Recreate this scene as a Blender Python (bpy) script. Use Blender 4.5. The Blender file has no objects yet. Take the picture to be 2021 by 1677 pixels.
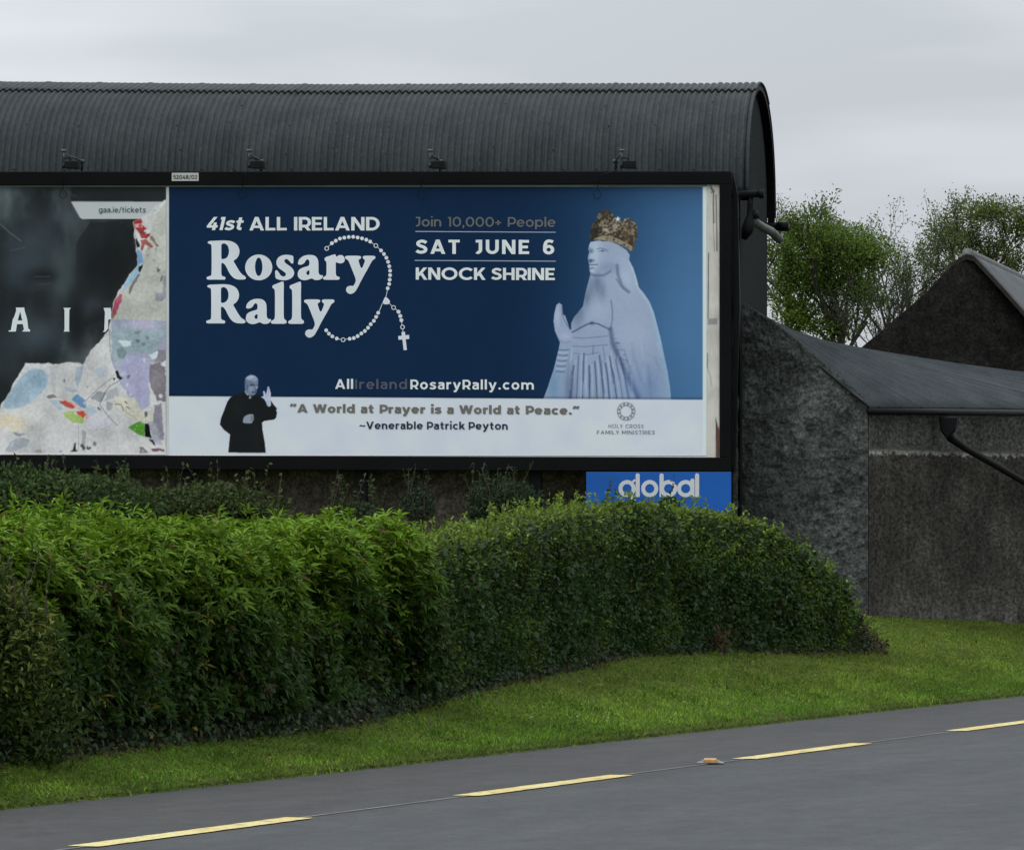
import bpy, math, random, os
import numpy as np

# ------------------------------------------------------------------ camera, sky, sun, exposure
sc = bpy.context.scene
COL = sc.collection
F, CU, HV, EYE = 10800.0, 1010.5, 1035.0, 1.8          # focal length and horizon in photo pixels, eye height in metres
cam_d = bpy.data.cameras.new('camera')
cam = bpy.data.objects.new('camera', cam_d)
COL.objects.link(cam)
cam.location = (0, 0, EYE)
cam.rotation_euler = (math.pi / 2, 0, 0)
cam_d.sensor_width = 36.0
cam_d.sensor_fit = 'HORIZONTAL'
cam_d.lens = 36.0 * F / 2021.0
cam_d.shift_y = (HV - 838.5) / 2021.0
cam_d.clip_start = 0.5
cam_d.clip_end = 6000.0
sc.camera = cam

SUN_EL, SUN_AZ = math.radians(58), math.radians(230)
world = bpy.data.worlds.new('World')
sc.world = world
world.use_nodes = True
wn, wl = world.node_tree.nodes, world.node_tree.links
wn.clear()
w_out = wn.new('ShaderNodeOutputWorld')
w_bg = wn.new('ShaderNodeBackground')
w_bg.inputs['Strength'].default_value = 0.1
w_sky = wn.new('ShaderNodeTexSky')
w_sky.sky_type = 'NISHITA'
w_sky.sun_disc = False
w_sky.sun_elevation = SUN_EL
w_sky.sun_rotation = SUN_AZ
w_tc = wn.new('ShaderNodeTexCoord')
w_sep = wn.new('ShaderNodeSeparateXYZ')
wl.new(w_tc.outputs['Generated'], w_sep.inputs[0])
# overcast cloud layer: brighter towards the zenith, soft streaks near the horizon
w_map = wn.new('ShaderNodeMapping')
w_map.inputs['Scale'].default_value = (9, 9, 52)
w_map.inputs['Location'].default_value = (1.3, 0.4, 0.2)
wl.new(w_tc.outputs['Generated'], w_map.inputs[0])
w_noise = wn.new('ShaderNodeTexNoise')
w_noise.inputs['Scale'].default_value = 1.0
w_noise.inputs['Detail'].default_value = 3.5
w_noise.inputs['Roughness'].default_value = 0.5
wl.new(w_map.outputs[0], w_noise.inputs['Vector'])
w_rc = wn.new('ShaderNodeValToRGB')
w_rc.color_ramp.elements[0].position = 0.36
w_rc.color_ramp.elements[0].color = (5.15, 5.48, 5.88, 1)
w_rc.color_ramp.elements[1].position = 0.62
w_rc.color_ramp.elements[1].color = (6.4, 6.68, 7.1, 1)
wl.new(w_noise.outputs['Fac'], w_rc.inputs['Fac'])
w_ramp = wn.new('ShaderNodeMapRange')
w_ramp.inputs['From Min'].default_value = 0.02
w_ramp.inputs['From Max'].default_value = 0.9
w_ramp.inputs['To Min'].default_value = 1.0
w_ramp.inputs['To Max'].default_value = 2.7
wl.new(w_sep.outputs['Z'], w_ramp.inputs['Value'])
w_side = wn.new('ShaderNodeMapRange')
w_side.inputs['From Min'].default_value = -0.10
w_side.inputs['From Max'].default_value = 0.06
w_side.inputs['To Min'].default_value = 1.10
w_side.inputs['To Max'].default_value = 1.0
wl.new(w_sep.outputs['X'], w_side.inputs['Value'])
w_lum = wn.new('ShaderNodeMath')
w_lum.operation = 'MULTIPLY'
wl.new(w_ramp.outputs['Result'], w_lum.inputs[0])
wl.new(w_side.outputs['Result'], w_lum.inputs[1])
w_mul = wn.new('ShaderNodeVectorMath')
w_mul.operation = 'SCALE'
wl.new(w_rc.outputs['Color'], w_mul.inputs[0])
wl.new(w_lum.outputs[0], w_mul.inputs['Scale'])
w_mix = wn.new('ShaderNodeMix')
w_mix.data_type = 'RGBA'
w_mix.inputs['Factor'].default_value = 0.93
wl.new(w_sky.outputs['Color'], w_mix.inputs['A'])
wl.new(w_mul.outputs['Vector'], w_mix.inputs['B'])
wl.new(w_mix.outputs['Result'], w_bg.inputs['Color'])
wl.new(w_bg.outputs[0], w_out.inputs[0])

sun_d = bpy.data.lights.new('sun', 'SUN')
sun_d.energy = 0.9
sun_d.angle = math.radians(22)
sun_d.color = (1.0, 0.97, 0.92)
sun = bpy.data.objects.new('sun', sun_d)
COL.objects.link(sun)
# sun stands behind the camera's left shoulder, high in the cloud
sun.rotation_euler = (math.radians(90) - SUN_EL, 0, math.radians(-50))
sc.view_settings.view_transform = 'Standard'
sc.view_settings.look = 'None'
sc.view_settings.exposure = 0.0
sc.view_settings.gamma = 1.0

# ------------------------------------------------------------------ helpers
R = np.random.RandomState(7)
random.seed(7)

def A(u, v, Y):
    "world point on the sight line of photo pixel (u, v) at distance Y"
    return np.array(((u - CU) / F * Y, Y, EYE + (HV - v) / F * Y))

TH = math.atan(0.1114)
E1 = np.array((math.cos(TH), -math.sin(TH), 0.0))       # along the billboard, to the right
E2 = np.array((math.sin(TH), math.cos(TH), 0.0))        # into the picture, square to the billboard
B0 = A(1443, 0, 61.0); B0[2] = 0

def pp(u, v, off=0.0):
    "point of the plane parallel to the billboard, 'off' metres behind its front"
    dx, dz = (u - CU) / F, (HV - v) / F
    n = (B0 @ E2) + off
    Y = n / (dx * E2[0] + E2[1])
    return np.array((dx * Y, Y, EYE + dz * Y))

def bl(x, y, z):
    p = B0 + x * E1 + y * E2
    return np.array((p[0], p[1], z))

def lin(c):
    c = np.asarray(c, float) / 255.0
    return np.where(c <= 0.04045, c / 12.92, ((c + 0.055) / 1.055) ** 2.4)

KPRINT = np.array((0.61, 0.66, 0.665))
def print_albedo(c):
    return np.clip(lin(c) / KPRINT, 0.002, 0.85)

# lattice noise
_L = np.random.RandomState(3).rand(33, 33, 33)
def vn3(P):
    P = np.asarray(P, float)
    i = np.floor(P).astype(int); f = P - i
    f = f * f * (3 - 2 * f)
    i0 = i % 32; i1 = (i + 1) % 32
    x0, y0, z0 = i0[..., 0], i0[..., 1], i0[..., 2]
    x1, y1, z1 = i1[..., 0], i1[..., 1], i1[..., 2]
    fx, fy, fz = f[..., 0], f[..., 1], f[..., 2]
    a = _L[x0, y0, z0] * (1 - fx) + _L[x1, y0, z0] * fx
    b = _L[x0, y1, z0] * (1 - fx) + _L[x1, y1, z0] * fx
    c = _L[x0, y0, z1] * (1 - fx) + _L[x1, y0, z1] * fx
    d = _L[x0, y1, z1] * (1 - fx) + _L[x1, y1, z1] * fx
    return (a * (1 - fy) + b * fy) * (1 - fz) + (c * (1 - fy) + d * fy) * fz
def fbm(P, o=4):
    P = np.asarray(P, float); s = 0; a = 0.5; t = 0
    for k in range(o):
        s = s + a * vn3(P * (2 ** k) + 17.3 * k); t += a; a *= 0.5
    return s / t
def fbm2(U, V, sc_, o=4, seed=0.0):
    return fbm(np.stack((U / sc_, V / sc_, np.full_like(U, seed)), -1), o)

# ---- objects
def tag(o, label=None, cat=None, group=None, kind=None):
    if label: o['label'] = label
    if cat: o['category'] = cat
    if group: o['group'] = group
    if kind: o['kind'] = kind
    return o

def thing(name, loc, label, cat, group=None):
    o = bpy.data.objects.new(name, None)
    o.empty_display_size = 0.2
    o.location = tuple(loc)
    COL.objects.link(o)
    return tag(o, label, cat, group)

def origin_of(o):
    p = np.zeros(3)
    while o is not None:
        p = p + np.array(o.location); o = o.parent
    return p

def mesh_obj(name, V, Fc, m, parent=None, loc=None, smooth=False, col=None, mats=None, fmat=None):
    """V: world verts (n,3); Fc: list of faces or an (m,k) int array"""
    V = np.asarray(V, float)
    base = origin_of(parent) if parent is not None else (np.zeros(3) if loc is None else np.asarray(loc, float))
    me = bpy.data.meshes.new(name)
    if isinstance(Fc, np.ndarray):
        k = Fc.shape[1]; n = len(Fc)
        me.vertices.add(len(V)); me.vertices.foreach_set('co', (V - base).astype(np.float32).ravel())
        me.loops.add(n * k); me.loops.foreach_set('vertex_index', Fc.astype(np.int32).ravel())
        me.polygons.add(n)
        me.polygons.foreach_set('loop_start', np.arange(0, n * k, k, dtype=np.int32))
        me.update(calc_edges=True)
    else:
        me.from_pydata([tuple(p) for p in (V - base)], [], [tuple(int(i) for i in f) for f in Fc])
    me.validate()
    if col is not None:
        c = np.ones((len(V), 4), np.float32); c[:, :3] = col
        at = me.color_attributes.new('Col', 'FLOAT_COLOR', 'POINT')
        at.data.foreach_set('color', c.ravel())
    for mm in ([m] if mats is None else mats):
        me.materials.append(mm)
    if fmat is not None:
        me.polygons.foreach_set('material_index', np.asarray(fmat, np.int32))
    if smooth:
        me.polygons.foreach_set('use_smooth', np.ones(len(me.polygons), bool))
    me.update()
    o = bpy.data.objects.new(name, me)
    COL.objects.link(o)
    if parent is not None: o.parent = parent
    elif loc is not None: o.location = tuple(base)
    return o

def bevel(o, w=0.006, seg=2):
    md = o.modifiers.new('bevel', 'BEVEL'); md.width = w; md.segments = seg; md.limit_method = 'ANGLE'
    return o

class MB:
    def __init__(s): s.V = []; s.F = []
    def add(s, V, Fc):
        n = len(s.V); s.V += [np.asarray(p, float) for p in V]
        s.F += [tuple(int(i) + n for i in f) for f in Fc]
    def prism(s, front, back):
        "two matching point loops joined into a closed solid"
        n = len(front)
        s.add(list(front) + list(back),
              [tuple(range(n)), tuple(range(2 * n - 1, n - 1, -1))] +
              [(i, i + n, (i + 1) % n + n, (i + 1) % n) for i in range(n)])
    def box_bl(s, x0, x1, y0, y1, z0, z1):
        s.prism([bl(x0, y0, z0), bl(x0, y0, z1), bl(x1, y0, z1), bl(x1, y0, z0)],
                [bl(x0, y1, z0), bl(x0, y1, z1), bl(x1, y1, z1), bl(x1, y1, z0)])
    def slab(s, uv, off0, off1):
        "pixel polygon on the plane at off0, pushed straight back to off1"
        f = [pp(u, v, off0) for u, v in uv]
        s.prism(f, [p + E2 * (off1 - off0) for p in f])
    def tube(s, pts, rad, n=8, cap=True):
        pts = [np.asarray(p, float) for p in pts]
        if np.isscalar(rad): rad = [rad] * len(pts)
        rings = []; prev = None
        for i, p in enumerate(pts):
            t = pts[min(i + 1, len(pts) - 1)] - pts[max(i - 1, 0)]
            t = t / (np.linalg.norm(t) + 1e-9)
            a = prev if prev is not None else (np.array((0, 0, 1.0)) if abs(t[2]) < 0.9 else np.array((1.0, 0, 0)))
            a = a - t * (a @ t); a = a / (np.linalg.norm(a) + 1e-9); prev = a
            b = np.cross(t, a)
            rings.append([p + rad[i] * (math.cos(2 * math.pi * k / n) * a + math.sin(2 * math.pi * k / n) * b) for k in range(n)])
        V = [q for r in rings for q in r]; Fc = []
        for i in range(len(pts) - 1):
            for k in range(n):
                Fc.append((i * n + k, i * n + (k + 1) % n, (i + 1) * n + (k + 1) % n, (i + 1) * n + k))
        if cap:
            Fc.append(tuple(range(n - 1, -1, -1))); Fc.append(tuple((len(pts) - 1) * n + k for k in range(n)))
        s.add(V, Fc)
    def obj(s, name, m, parent=None, loc=None, smooth=False):
        return mesh_obj(name, s.V, s.F, m, parent, loc, smooth)

# ---- materials
def new_mat(name):
    m = bpy.data.materials.new(name); m.use_nodes = True
    nt = m.node_tree; b = nt.nodes['Principled BSDF']
    return m, nt, b
def N(nt, t, **kw):
    n = nt.nodes.new(t)
    for k, v in kw.items(): setattr(n, k, v)
    return n
def noise_node(nt, scale, detail=4, rough=0.55, vec=None, stretch=None):
    tc = N(nt, 'ShaderNodeTexCoord'); src = tc.outputs['Object']
    if stretch is not None:
        mp = N(nt, 'ShaderNodeMapping'); mp.inputs['Scale'].default_value = stretch
        nt.links.new(src, mp.inputs[0]); src = mp.outputs[0]
    n = N(nt, 'ShaderNodeTexNoise')
    n.inputs['Scale'].default_value = scale; n.inputs['Detail'].default_value = detail; n.inputs['Roughness'].default_value = rough
    nt.links.new(src, n.inputs['Vector'])
    return n
def ramp(nt, fac, stops):
    r = N(nt, 'ShaderNodeValToRGB'); e = r.color_ramp.elements
    while len(e) < len(stops): e.new(0.5)
    for i, (p, c) in enumerate(stops):
        e[i].position = p; e[i].color = (c[0], c[1], c[2], 1) if len(c) == 3 else c
    nt.links.new(fac, r.inputs['Fac'])
    return r.outputs['Color']
def mixc(nt, a, b, fac, mode='MIX'):
    n = N(nt, 'ShaderNodeMix', data_type='RGBA', blend_type=mode)
    for sock, val in (('A', a), ('B', b), ('Factor', fac)):
        i = n.inputs[sock]
        if hasattr(val, 'links'): nt.links.new(val, i)
        else: i.default_value = val if np.isscalar(val) else (*val, 1)
    return n.outputs['Result']
def bump(nt, b, h, strength, dist, prev=None):
    n = N(nt, 'ShaderNodeBump'); n.inputs['Strength'].default_value = strength; n.inputs['Distance'].default_value = dist
    nt.links.new(h, n.inputs['Height'])
    if prev is not None: nt.links.new(prev, n.inputs['Normal'])
    nt.links.new(n.outputs['Normal'], b.inputs['Normal'])
    return n.outputs['Normal']

def simple_mat(name, c, rough=0.6, var=0.25, scale=3.0, spec=0.3, metal=0.0, bstr=0.0, bscale=60):
    m, nt, b = new_mat(name)
    c = np.array(c, float)
    n = noise_node(nt, scale, 5)
    nt.links.new(ramp(nt, n.outputs['Fac'], [(0.3, c * (1 - var)), (0.7, np.minimum(c * (1 + var), 0.9))]), b.inputs['Base Color'])
    b.inputs['Roughness'].default_value = rough; b.inputs['Specular IOR Level'].default_value = spec; b.inputs['Metallic'].default_value = metal
    if bstr:
        h = noise_node(nt, bscale, 4); bump(nt, b, h.outputs['Fac'], bstr, 0.01)
    return m

def col_mat(name, rough=0.55, spec=0.25, trans=0.0, var=0.0, bstr=0.0):
    m, nt, b = new_mat(name)
    a = N(nt, 'ShaderNodeAttribute', attribute_name='Col')
    c = a.outputs['Color']
    nt.links.new(c, b.inputs['Base Color'])
    b.inputs['Roughness'].default_value = rough; b.inputs['Specular IOR Level'].default_value = spec
    if bstr:
        h = noise_node(nt, 2.5, 4); bump(nt, b, h.outputs['Fac'], bstr, 0.02)
    if trans:
        t = N(nt, 'ShaderNodeBsdfTranslucent'); nt.links.new(c, t.inputs['Color'])
        mx = N(nt, 'ShaderNodeMixShader'); mx.inputs['Fac'].default_value = trans
        nt.links.new(b.outputs[0], mx.inputs[1]); nt.links.new(t.outputs[0], mx.inputs[2])
        nt.links.new(mx.outputs[0], nt.nodes['Material Output'].inputs['Surface'])
    return m

M = {}
M['black_paint'] = simple_mat('black_paint', (0.0030, 0.0036, 0.0040), 0.65, 0.35, 1.3, 0.10)
M['black_iron'] = simple_mat('black_iron', (0.0035, 0.0042, 0.0046), 0.6, 0.3, 8, 0.14)
M['lamp_metal'] = simple_mat('lamp_metal', (0.005, 0.006, 0.0065), 0.6, 0.4, 12, 0.15)
M['arm_metal'] = simple_mat('arm_metal', (0.05, 0.056, 0.058), 0.5, 0.4, 12, 0.4)
M['pipe'] = simple_mat('pipe', (0.10, 0.098, 0.092), 0.5, 0.35, 9, 0.35)
M['white_panel'] = simple_mat('white_panel', (0.66, 0.68, 0.70), 0.5, 0.10, 2.0)
M['edge_strip'] = simple_mat('edge_strip', (0.20, 0.225, 0.24), 0.5, 0.2, 2.0)
M['tag_white'] = simple_mat('tag_white', (0.5, 0.5, 0.48), 0.5, 0.1, 8)
M['letter_white'] = simple_mat('letter_white', print_albedo((184, 196, 208)), 0.5, 0.06, 1.2)
M['letter_serif'] = simple_mat('letter_serif', print_albedo((180, 191, 200)), 0.5, 0.07, 1.0)
M['letter_gray'] = simple_mat('letter_gray', print_albedo((84, 87, 86)), 0.5, 0.15, 2.5)
M['letter_dim'] = simple_mat('letter_dim', print_albedo((66, 72, 84)), 0.5, 0.12, 2.5)
M['letter_olive'] = simple_mat('letter_olive', print_albedo((92, 91, 86)), 0.5, 0.12, 2.5)
M['letter_navy'] = simple_mat('letter_navy', print_albedo((28, 34, 58)), 0.5, 0.2, 2.5)
M['letter_small'] = simple_mat('letter_small', print_albedo((92, 96, 108)), 0.5, 0.12, 2.5)
M['letter_teal'] = simple_mat('letter_teal', print_albedo((62, 84, 92)), 0.5, 0.12, 2.5)
M['rule'] = simple_mat('rule', print_albedo((128, 142, 160)), 0.5, 0.1, 2.5)
M['sign_blue'] = simple_mat('sign_blue', (0.006, 0.10, 0.42), 0.45, 0.10, 1.5)
M['sign_white'] = simple_mat('sign_white', (0.60, 0.62, 0.64), 0.5, 0.08, 3)
M['ink'] = simple_mat('ink', (0.02, 0.02, 0.022), 0.5, 0.2, 9)
M['print'] = col_mat('print', 0.6, 0.12, bstr=0.03)
M['leaf'] = col_mat('leaf', 0.6, 0.12, trans=0.28)
M['leaf_matte'] = col_mat('leaf_matte', 0.65, 0.15, trans=0.2)
M['grass'] = col_mat('grass_blades', 0.7, 0.08, trans=0.42)
M['bark'] = simple_mat('bark', (0.045, 0.04, 0.034), 0.85, 0.4, 14, 0.1)
M['twig'] = simple_mat('twig', (0.07, 0.055, 0.04), 0.85, 0.4, 14, 0.1)
M['inner'] = simple_mat('inner', (0.010, 0.014, 0.007), 0.9, 0.6, 9, 0.05)  # near-black core colour, stands in for deep shade inside hedges and shrubs

# corrugated iron painted dark grey green
def iron_mat(name, c0, c1, streak=(3.0, 3.0, 0.35)):
    m, nt, b = new_mat(name)
    n1 = noise_node(nt, 1.0, 6, 0.6, stretch=streak)
    n2 = noise_node(nt, 22, 4, 0.7)
    a = ramp(nt, n1.outputs['Fac'], [(0.30, c0), (0.72, c1)])
    sp = ramp(nt, n2.outputs['Fac'], [(0.35, (0.7, 0.7, 0.7)), (0.62, (1.0, 1.0, 1.0)), (0.80, (1.5, 1.5, 1.45))])
    n4 = noise_node(nt, 0.55, 6, 0.65); n5 = noise_node(nt, 34, 3, 0.6)
    pt = ramp(nt, n4.outputs['Fac'], [(0.34, (0.92, 0.92, 0.92)), (0.5, (1, 1, 1)), (0.66, (1.08, 1.08, 1.07))])
    li = ramp(nt, n5.outputs['Fac'], [(0.66, (0, 0, 0)), (0.74, (1, 1, 1))])
    base_ = mixc(nt, mixc(nt, a, sp, 1.0, 'MULTIPLY'), pt, 1.0, 'MULTIPLY')
    nt.links.new(mixc(nt, base_, (0.16, 0.165, 0.15), mixc(nt, (0, 0, 0), li, 0.55)), b.inputs['Base Color'])
    b.inputs['Roughness'].default_value = 0.7; b.inputs['Specular IOR Level'].default_value = 0.12
    bump(nt, b, n2.outputs['Fac'], 0.12, 0.004)
    return m
M['iron'] = iron_mat('painted_iron', (0.029, 0.037, 0.039), (0.050, 0.059, 0.060))
M['iron_cap'] = iron_mat('weathered_iron', (0.05, 0.058, 0.06), (0.085, 0.09, 0.092))
M['iron_gable'] = iron_mat('gable_iron', (0.010, 0.0135, 0.013), (0.017, 0.021, 0.021), (6, 6, 0.3))
M['iron_lean'] = iron_mat('lean_iron', (0.030, 0.038, 0.042), (0.058, 0.068, 0.072), (2.2, 0.5, 2))

# rough cast render
def render_mat(name, dark, mid, light, scale=0.9, bstr=0.9):
    m, nt, b = new_mat(name)
    n1 = noise_node(nt, scale, 7, 0.62)
    n2 = noise_node(nt, 9, 8, 0.72)
    n3 = noise_node(nt, 30, 6, 0.75)
    a = ramp(nt, n1.outputs['Fac'], [(0.30, dark), (0.50, mid), (0.70, light)])
    g = ramp(nt, n2.outputs['Fac'], [(0.34, (0.45, 0.45, 0.45)), (0.52, (1.0, 1.0, 1.0)), (0.72, (1.7, 1.7, 1.65))])
    g3 = ramp(nt, n3.outputs['Fac'], [(0.36, (0.35, 0.35, 0.35)), (0.5, (1, 1, 1)), (0.66, (1.8, 1.8, 1.75))])
    nt.links.new(mixc(nt, mixc(nt, a, g, 1.0, 'MULTIPLY'), g3, 1.0, 'MULTIPLY'), b.inputs['Base Color'])
    b.inputs['Roughness'].default_value = 0.9; b.inputs['Specular IOR Level'].default_value = 0.1
    p = bump(nt, b, n2.outputs['Fac'], bstr, 0.06)
    bump(nt, b, n3.outputs['Fac'], bstr * 0.7, 0.02, p)
    return m
M['roughcast'] = render_mat('roughcast', (0.058, 0.063, 0.059), (0.084, 0.091, 0.086), (0.150, 0.161, 0.152))
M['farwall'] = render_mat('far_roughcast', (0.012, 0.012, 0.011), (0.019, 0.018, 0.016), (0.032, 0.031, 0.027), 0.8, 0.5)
M['barnwall'] = render_mat('barn_concrete', (0.045, 0.038, 0.030), (0.080, 0.068, 0.055), (0.12, 0.105, 0.088), 0.7, 0.4)

# stained render: pale upper band, salt line, black mould with runs below, pale splash foot
def stained_mat(z_line, z_foot):
    m, nt, b = new_mat('stained_render')
    tc = N(nt, 'ShaderNodeNewGeometry'); sep = N(nt, 'ShaderNodeSeparateXYZ')
    nt.links.new(tc.outputs['Position'], sep.inputs[0])
    runs = noise_node(nt, 1.0, 6, 0.6, stretch=(1.7, 1.7, 1.0))
    gran = noise_node(nt, 1.0, 6, 0.72, stretch=(12, 12, 27))
    blot = noise_node(nt, 1.0, 7, 0.66, stretch=(0.9, 0.9, 1.9))
    stk = noise_node(nt, 1.0, 6, 0.68, stretch=(3.4, 3.4, 0.5))
    low = ramp(nt, blot.outputs['Fac'], [(0.30, (0.026, 0.0235, 0.020)), (0.52, (0.046, 0.042, 0.036)), (0.72, (0.078, 0.073, 0.064))])
    low = mixc(nt, low, ramp(nt, stk.outputs['Fac'], [(0.35, (0.75, 0.74, 0.72)), (0.55, (1, 1, 1)), (0.70, (1.5, 1.5, 1.5)), (0.78, (2.2, 2.2, 2.15))]), 0.75, 'MULTIPLY')
    up = ramp(nt, runs.outputs['Fac'], [(0.3, (0.042, 0.041, 0.036)), (0.7, (0.095, 0.095, 0.086))])
    zz = N(nt, 'ShaderNodeMath', operation='MULTIPLY_ADD'); zz.inputs[1].default_value = 0.16; 
    nt.links.new(gran.outputs['Fac'], zz.inputs[0]); nt.links.new(sep.outputs['Z'], zz.inputs[2])
    z2 = N(nt, 'ShaderNodeMath', operation='MULTIPLY_ADD'); z2.inputs[1].default_value = 0.22; nt.links.new(blot.outputs['Fac'], z2.inputs[0]); nt.links.new(zz.outputs[0], z2.inputs[2]); zz = z2
    def step(lo, hi, inv=False):
        r = N(nt, 'ShaderNodeMapRange', interpolation_type='SMOOTHSTEP')
        r.inputs['From Min'].default_value = lo; r.inputs['From Max'].default_value = hi
        if inv: r.inputs['To Min'].default_value = 1; r.inputs['To Max'].default_value = 0
        nt.links.new(zz.outputs[0], r.inputs['Value']); return r.outputs['Result']
    o = 0.19
    c = mixc(nt, low, up, step(z_line - 0.06 + o, z_line + 0.06 + o))
    d = N(nt, 'ShaderNodeMath', operation='MULTIPLY'); nt.links.new(step(z_line - 0.035 + o, z_line + o), d.inputs[0]); nt.links.new(step(z_line + o + 0.005, z_line + 0.04 + o, True), d.inputs[1])
    d2 = N(nt, 'ShaderNodeMath', operation='MULTIPLY'); nt.links.new(d.outputs[0], d2.inputs[0])
    k = N(nt, 'ShaderNodeMapRange'); k.inputs['From Min'].default_value = 0.42; k.inputs['From Max'].default_value = 0.62
    nt.links.new(blot.outputs['Fac'], k.inputs['Value']); nt.links.new(k.outputs['Result'], d2.inputs[1])
    c = mixc(nt, c, (0.30, 0.30, 0.27), d2.outputs[0])
    ft = N(nt, 'ShaderNodeMath', operation='MULTIPLY'); nt.links.new(step(z_foot + 0.05, z_foot + 0.65, True), ft.inputs[0])
    k2 = N(nt, 'ShaderNodeMapRange'); k2.inputs['From Min'].default_value = 0.40; k2.inputs['From Max'].default_value = 0.62
    nt.links.new(runs.outputs['Fac'], k2.inputs['Value']); nt.links.new(k2.outputs['Result'], ft.inputs[1])
    c = mixc(nt, c, (0.135, 0.130, 0.115), ft.outputs[0])
    g = ramp(nt, gran.outputs['Fac'], [(0.36, (0.30, 0.30, 0.30)), (0.5, (1, 1, 1)), (0.66, (2.0, 2.0, 1.95))])
    nt.links.new(mixc(nt, c, g, 1.0, 'MULTIPLY'), b.inputs['Base Color'])
    b.inputs['Roughness'].default_value = 0.92; b.inputs['Specular IOR Level'].default_value = 0.08
    bump(nt, b, gran.outputs['Fac'], 0.5, 0.02)
    return m

# ------------------------------------------------------------------ ground, road
P0 = np.array((-3.245, 34.7)); RD = np.array((0.3498, 0.9368)); RN = np.array((-0.9368, 0.3498))   # grass edge of the road
def road_td(x, y):
    q = np.stack((np.asarray(x, float) - P0[0], np.asarray(y, float) - P0[1]), -1)
    return q @ RD, q @ RN
def road_xy(t, d):
    t = np.asarray(t, float); d = np.asarray(d, float)
    return P0[0] + t * RD[0] + d * RN[0], P0[1] + t * RD[1] + d * RN[1]
def zg(x, y):
    t, d = road_td(x, y)
    dd = np.clip(d, 0, 2.6)
    z = 0.293 * dd
    z = z + 0.035 * (fbm(np.stack((t * 0.45, d * 0.9, 0 * t), -1), 3) - 0.5) * np.clip(d * 2, 0, 1) * np.clip(4 - d, 0, 1)
    z = z + 0.02 * np.clip(d / 0.06, 0, 1)
    return np.where(d < 0, -0.03 * np.clip(-d / 0.1, 0, 1), z)
def ghit(u, v):
    lo, hi = 20.0, 90.0
    g = lambda Y: (EYE + (HV - v) / F * Y) - float(zg((u - CU) / F * Y, Y))
    for _ in range(50):
        mid = (lo + hi) / 2
        if g(mid) > 0: lo = mid
        else: hi = mid
    return A(u, v, lo)

def grid_faces(nr, nc):
    i = np.arange(nr - 1)[:, None] * nc + np.arange(nc - 1)[None, :]
    i = i.ravel()
    return np.stack((i, i + 1, i + nc + 1, i + nc), 1)

m, nt, b = new_mat('turf')
n1 = noise_node(nt, 0.8, 5); n2 = noise_node(nt, 14, 6, 0.7)
c = ramp(nt, n1.outputs['Fac'], [(0.35, (0.055, 0.095, 0.014)), (0.65, (0.095, 0.125, 0.024))])
e = ramp(nt, n2.outputs['Fac'], [(0.38, (0.5, 0.5, 0.5)), (0.6, (1, 1, 1)), (0.75, (1.6, 1.35, 1.1))])
nt.links.new(mixc(nt, c, e, 1.0, 'MULTIPLY'), b.inputs['Base Color']); b.inputs['Roughness'].default_value = 0.95; b.inputs['Specular IOR Level'].default_value = 0.05
bump(nt, b, n2.outputs['Fac'], 0.6, 0.03); M['turf'] = m

ts = np.unique(np.concatenate((np.linspace(-1500, -60, 8), np.linspace(-60, -12, 13), np.arange(-12, 48, 0.3), np.linspace(48, 150, 18), np.linspace(200, 2500, 10))))
ds = np.unique(np.concatenate((np.linspace(-1500, -60, 6), np.linspace(-60, -14, 6), [-12, -11.7, -0.12, -0.1, -0.05, 0, 0.02, 0.06], np.arange(0.15, 4.2, 0.12), np.linspace(4.5, 40, 10), np.linspace(60, 2500, 10))))
T, D = np.meshgrid(ts, ds); X, Y = road_xy(T, D); Z = zg(X, Y)
tag(mesh_obj('ground', np.stack((X, Y, Z), -1).reshape(-1, 3), grid_faces(len(ds), len(ts)), M['turf'], smooth=True), kind='structure')

def asphalt(name, a, c2):
    m, nt, b = new_mat(name)
    big = noise_node(nt, 1.0, 5, 0.55, stretch=(0.12, 0.8, 1)); mid = noise_node(nt, 11, 7, 0.75); fine = noise_node(nt, 75, 5, 0.8)
    c = ramp(nt, big.outputs['Fac'], [(0.32, a), (0.68, c2)])
    e = ramp(nt, mid.outputs['Fac'], [(0.33, (0.80, 0.80, 0.80)), (0.67, (1.2, 1.2, 1.2))])
    f = ramp(nt, fine.outputs['Fac'], [(0.34, (0.6, 0.6, 0.6)), (0.5, (1, 1, 1)), (0.68, (1.7, 1.7, 1.7))])
    sc2 = noise_node(nt, 1.0, 4, 0.6, stretch=(0.7, 4.0, 1)); sc3 = noise_node(nt, 2.6, 6, 0.7)
    k1 = ramp(nt, sc2.outputs['Fac'], [(0.35, (0.92, 0.92, 0.92)), (0.62, (1.05, 1.05, 1.05)), (0.74, (1.22, 1.22, 1.2))])
    k2 = ramp(nt, sc3.outputs['Fac'], [(0.32, (0.82, 0.82, 0.82)), (0.5, (1, 1, 1)), (0.7, (1.14, 1.14, 1.14))])
    c = mixc(nt, mixc(nt, c, k1, 1.0, 'MULTIPLY'), k2, 1.0, 'MULTIPLY')
    nt.links.new(mixc(nt, mixc(nt, c, e, 1.0, 'MULTIPLY'), f, 1.0, 'MULTIPLY'), b.inputs['Base Color'])
    b.inputs['Roughness'].default_value = 0.85; b.inputs['Specular IOR Level'].default_value = 0.25
    bump(nt, b, fine.outputs['Fac'], 0.25, 0.004)
    return m
M['lane'] = asphalt('lane_asphalt', (0.048, 0.0515, 0.0525), (0.060, 0.0635, 0.0645))
M['shoulder'] = asphalt('shoulder_asphalt', (0.046, 0.0462, 0.0462), (0.056, 0.0557, 0.055))

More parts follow.
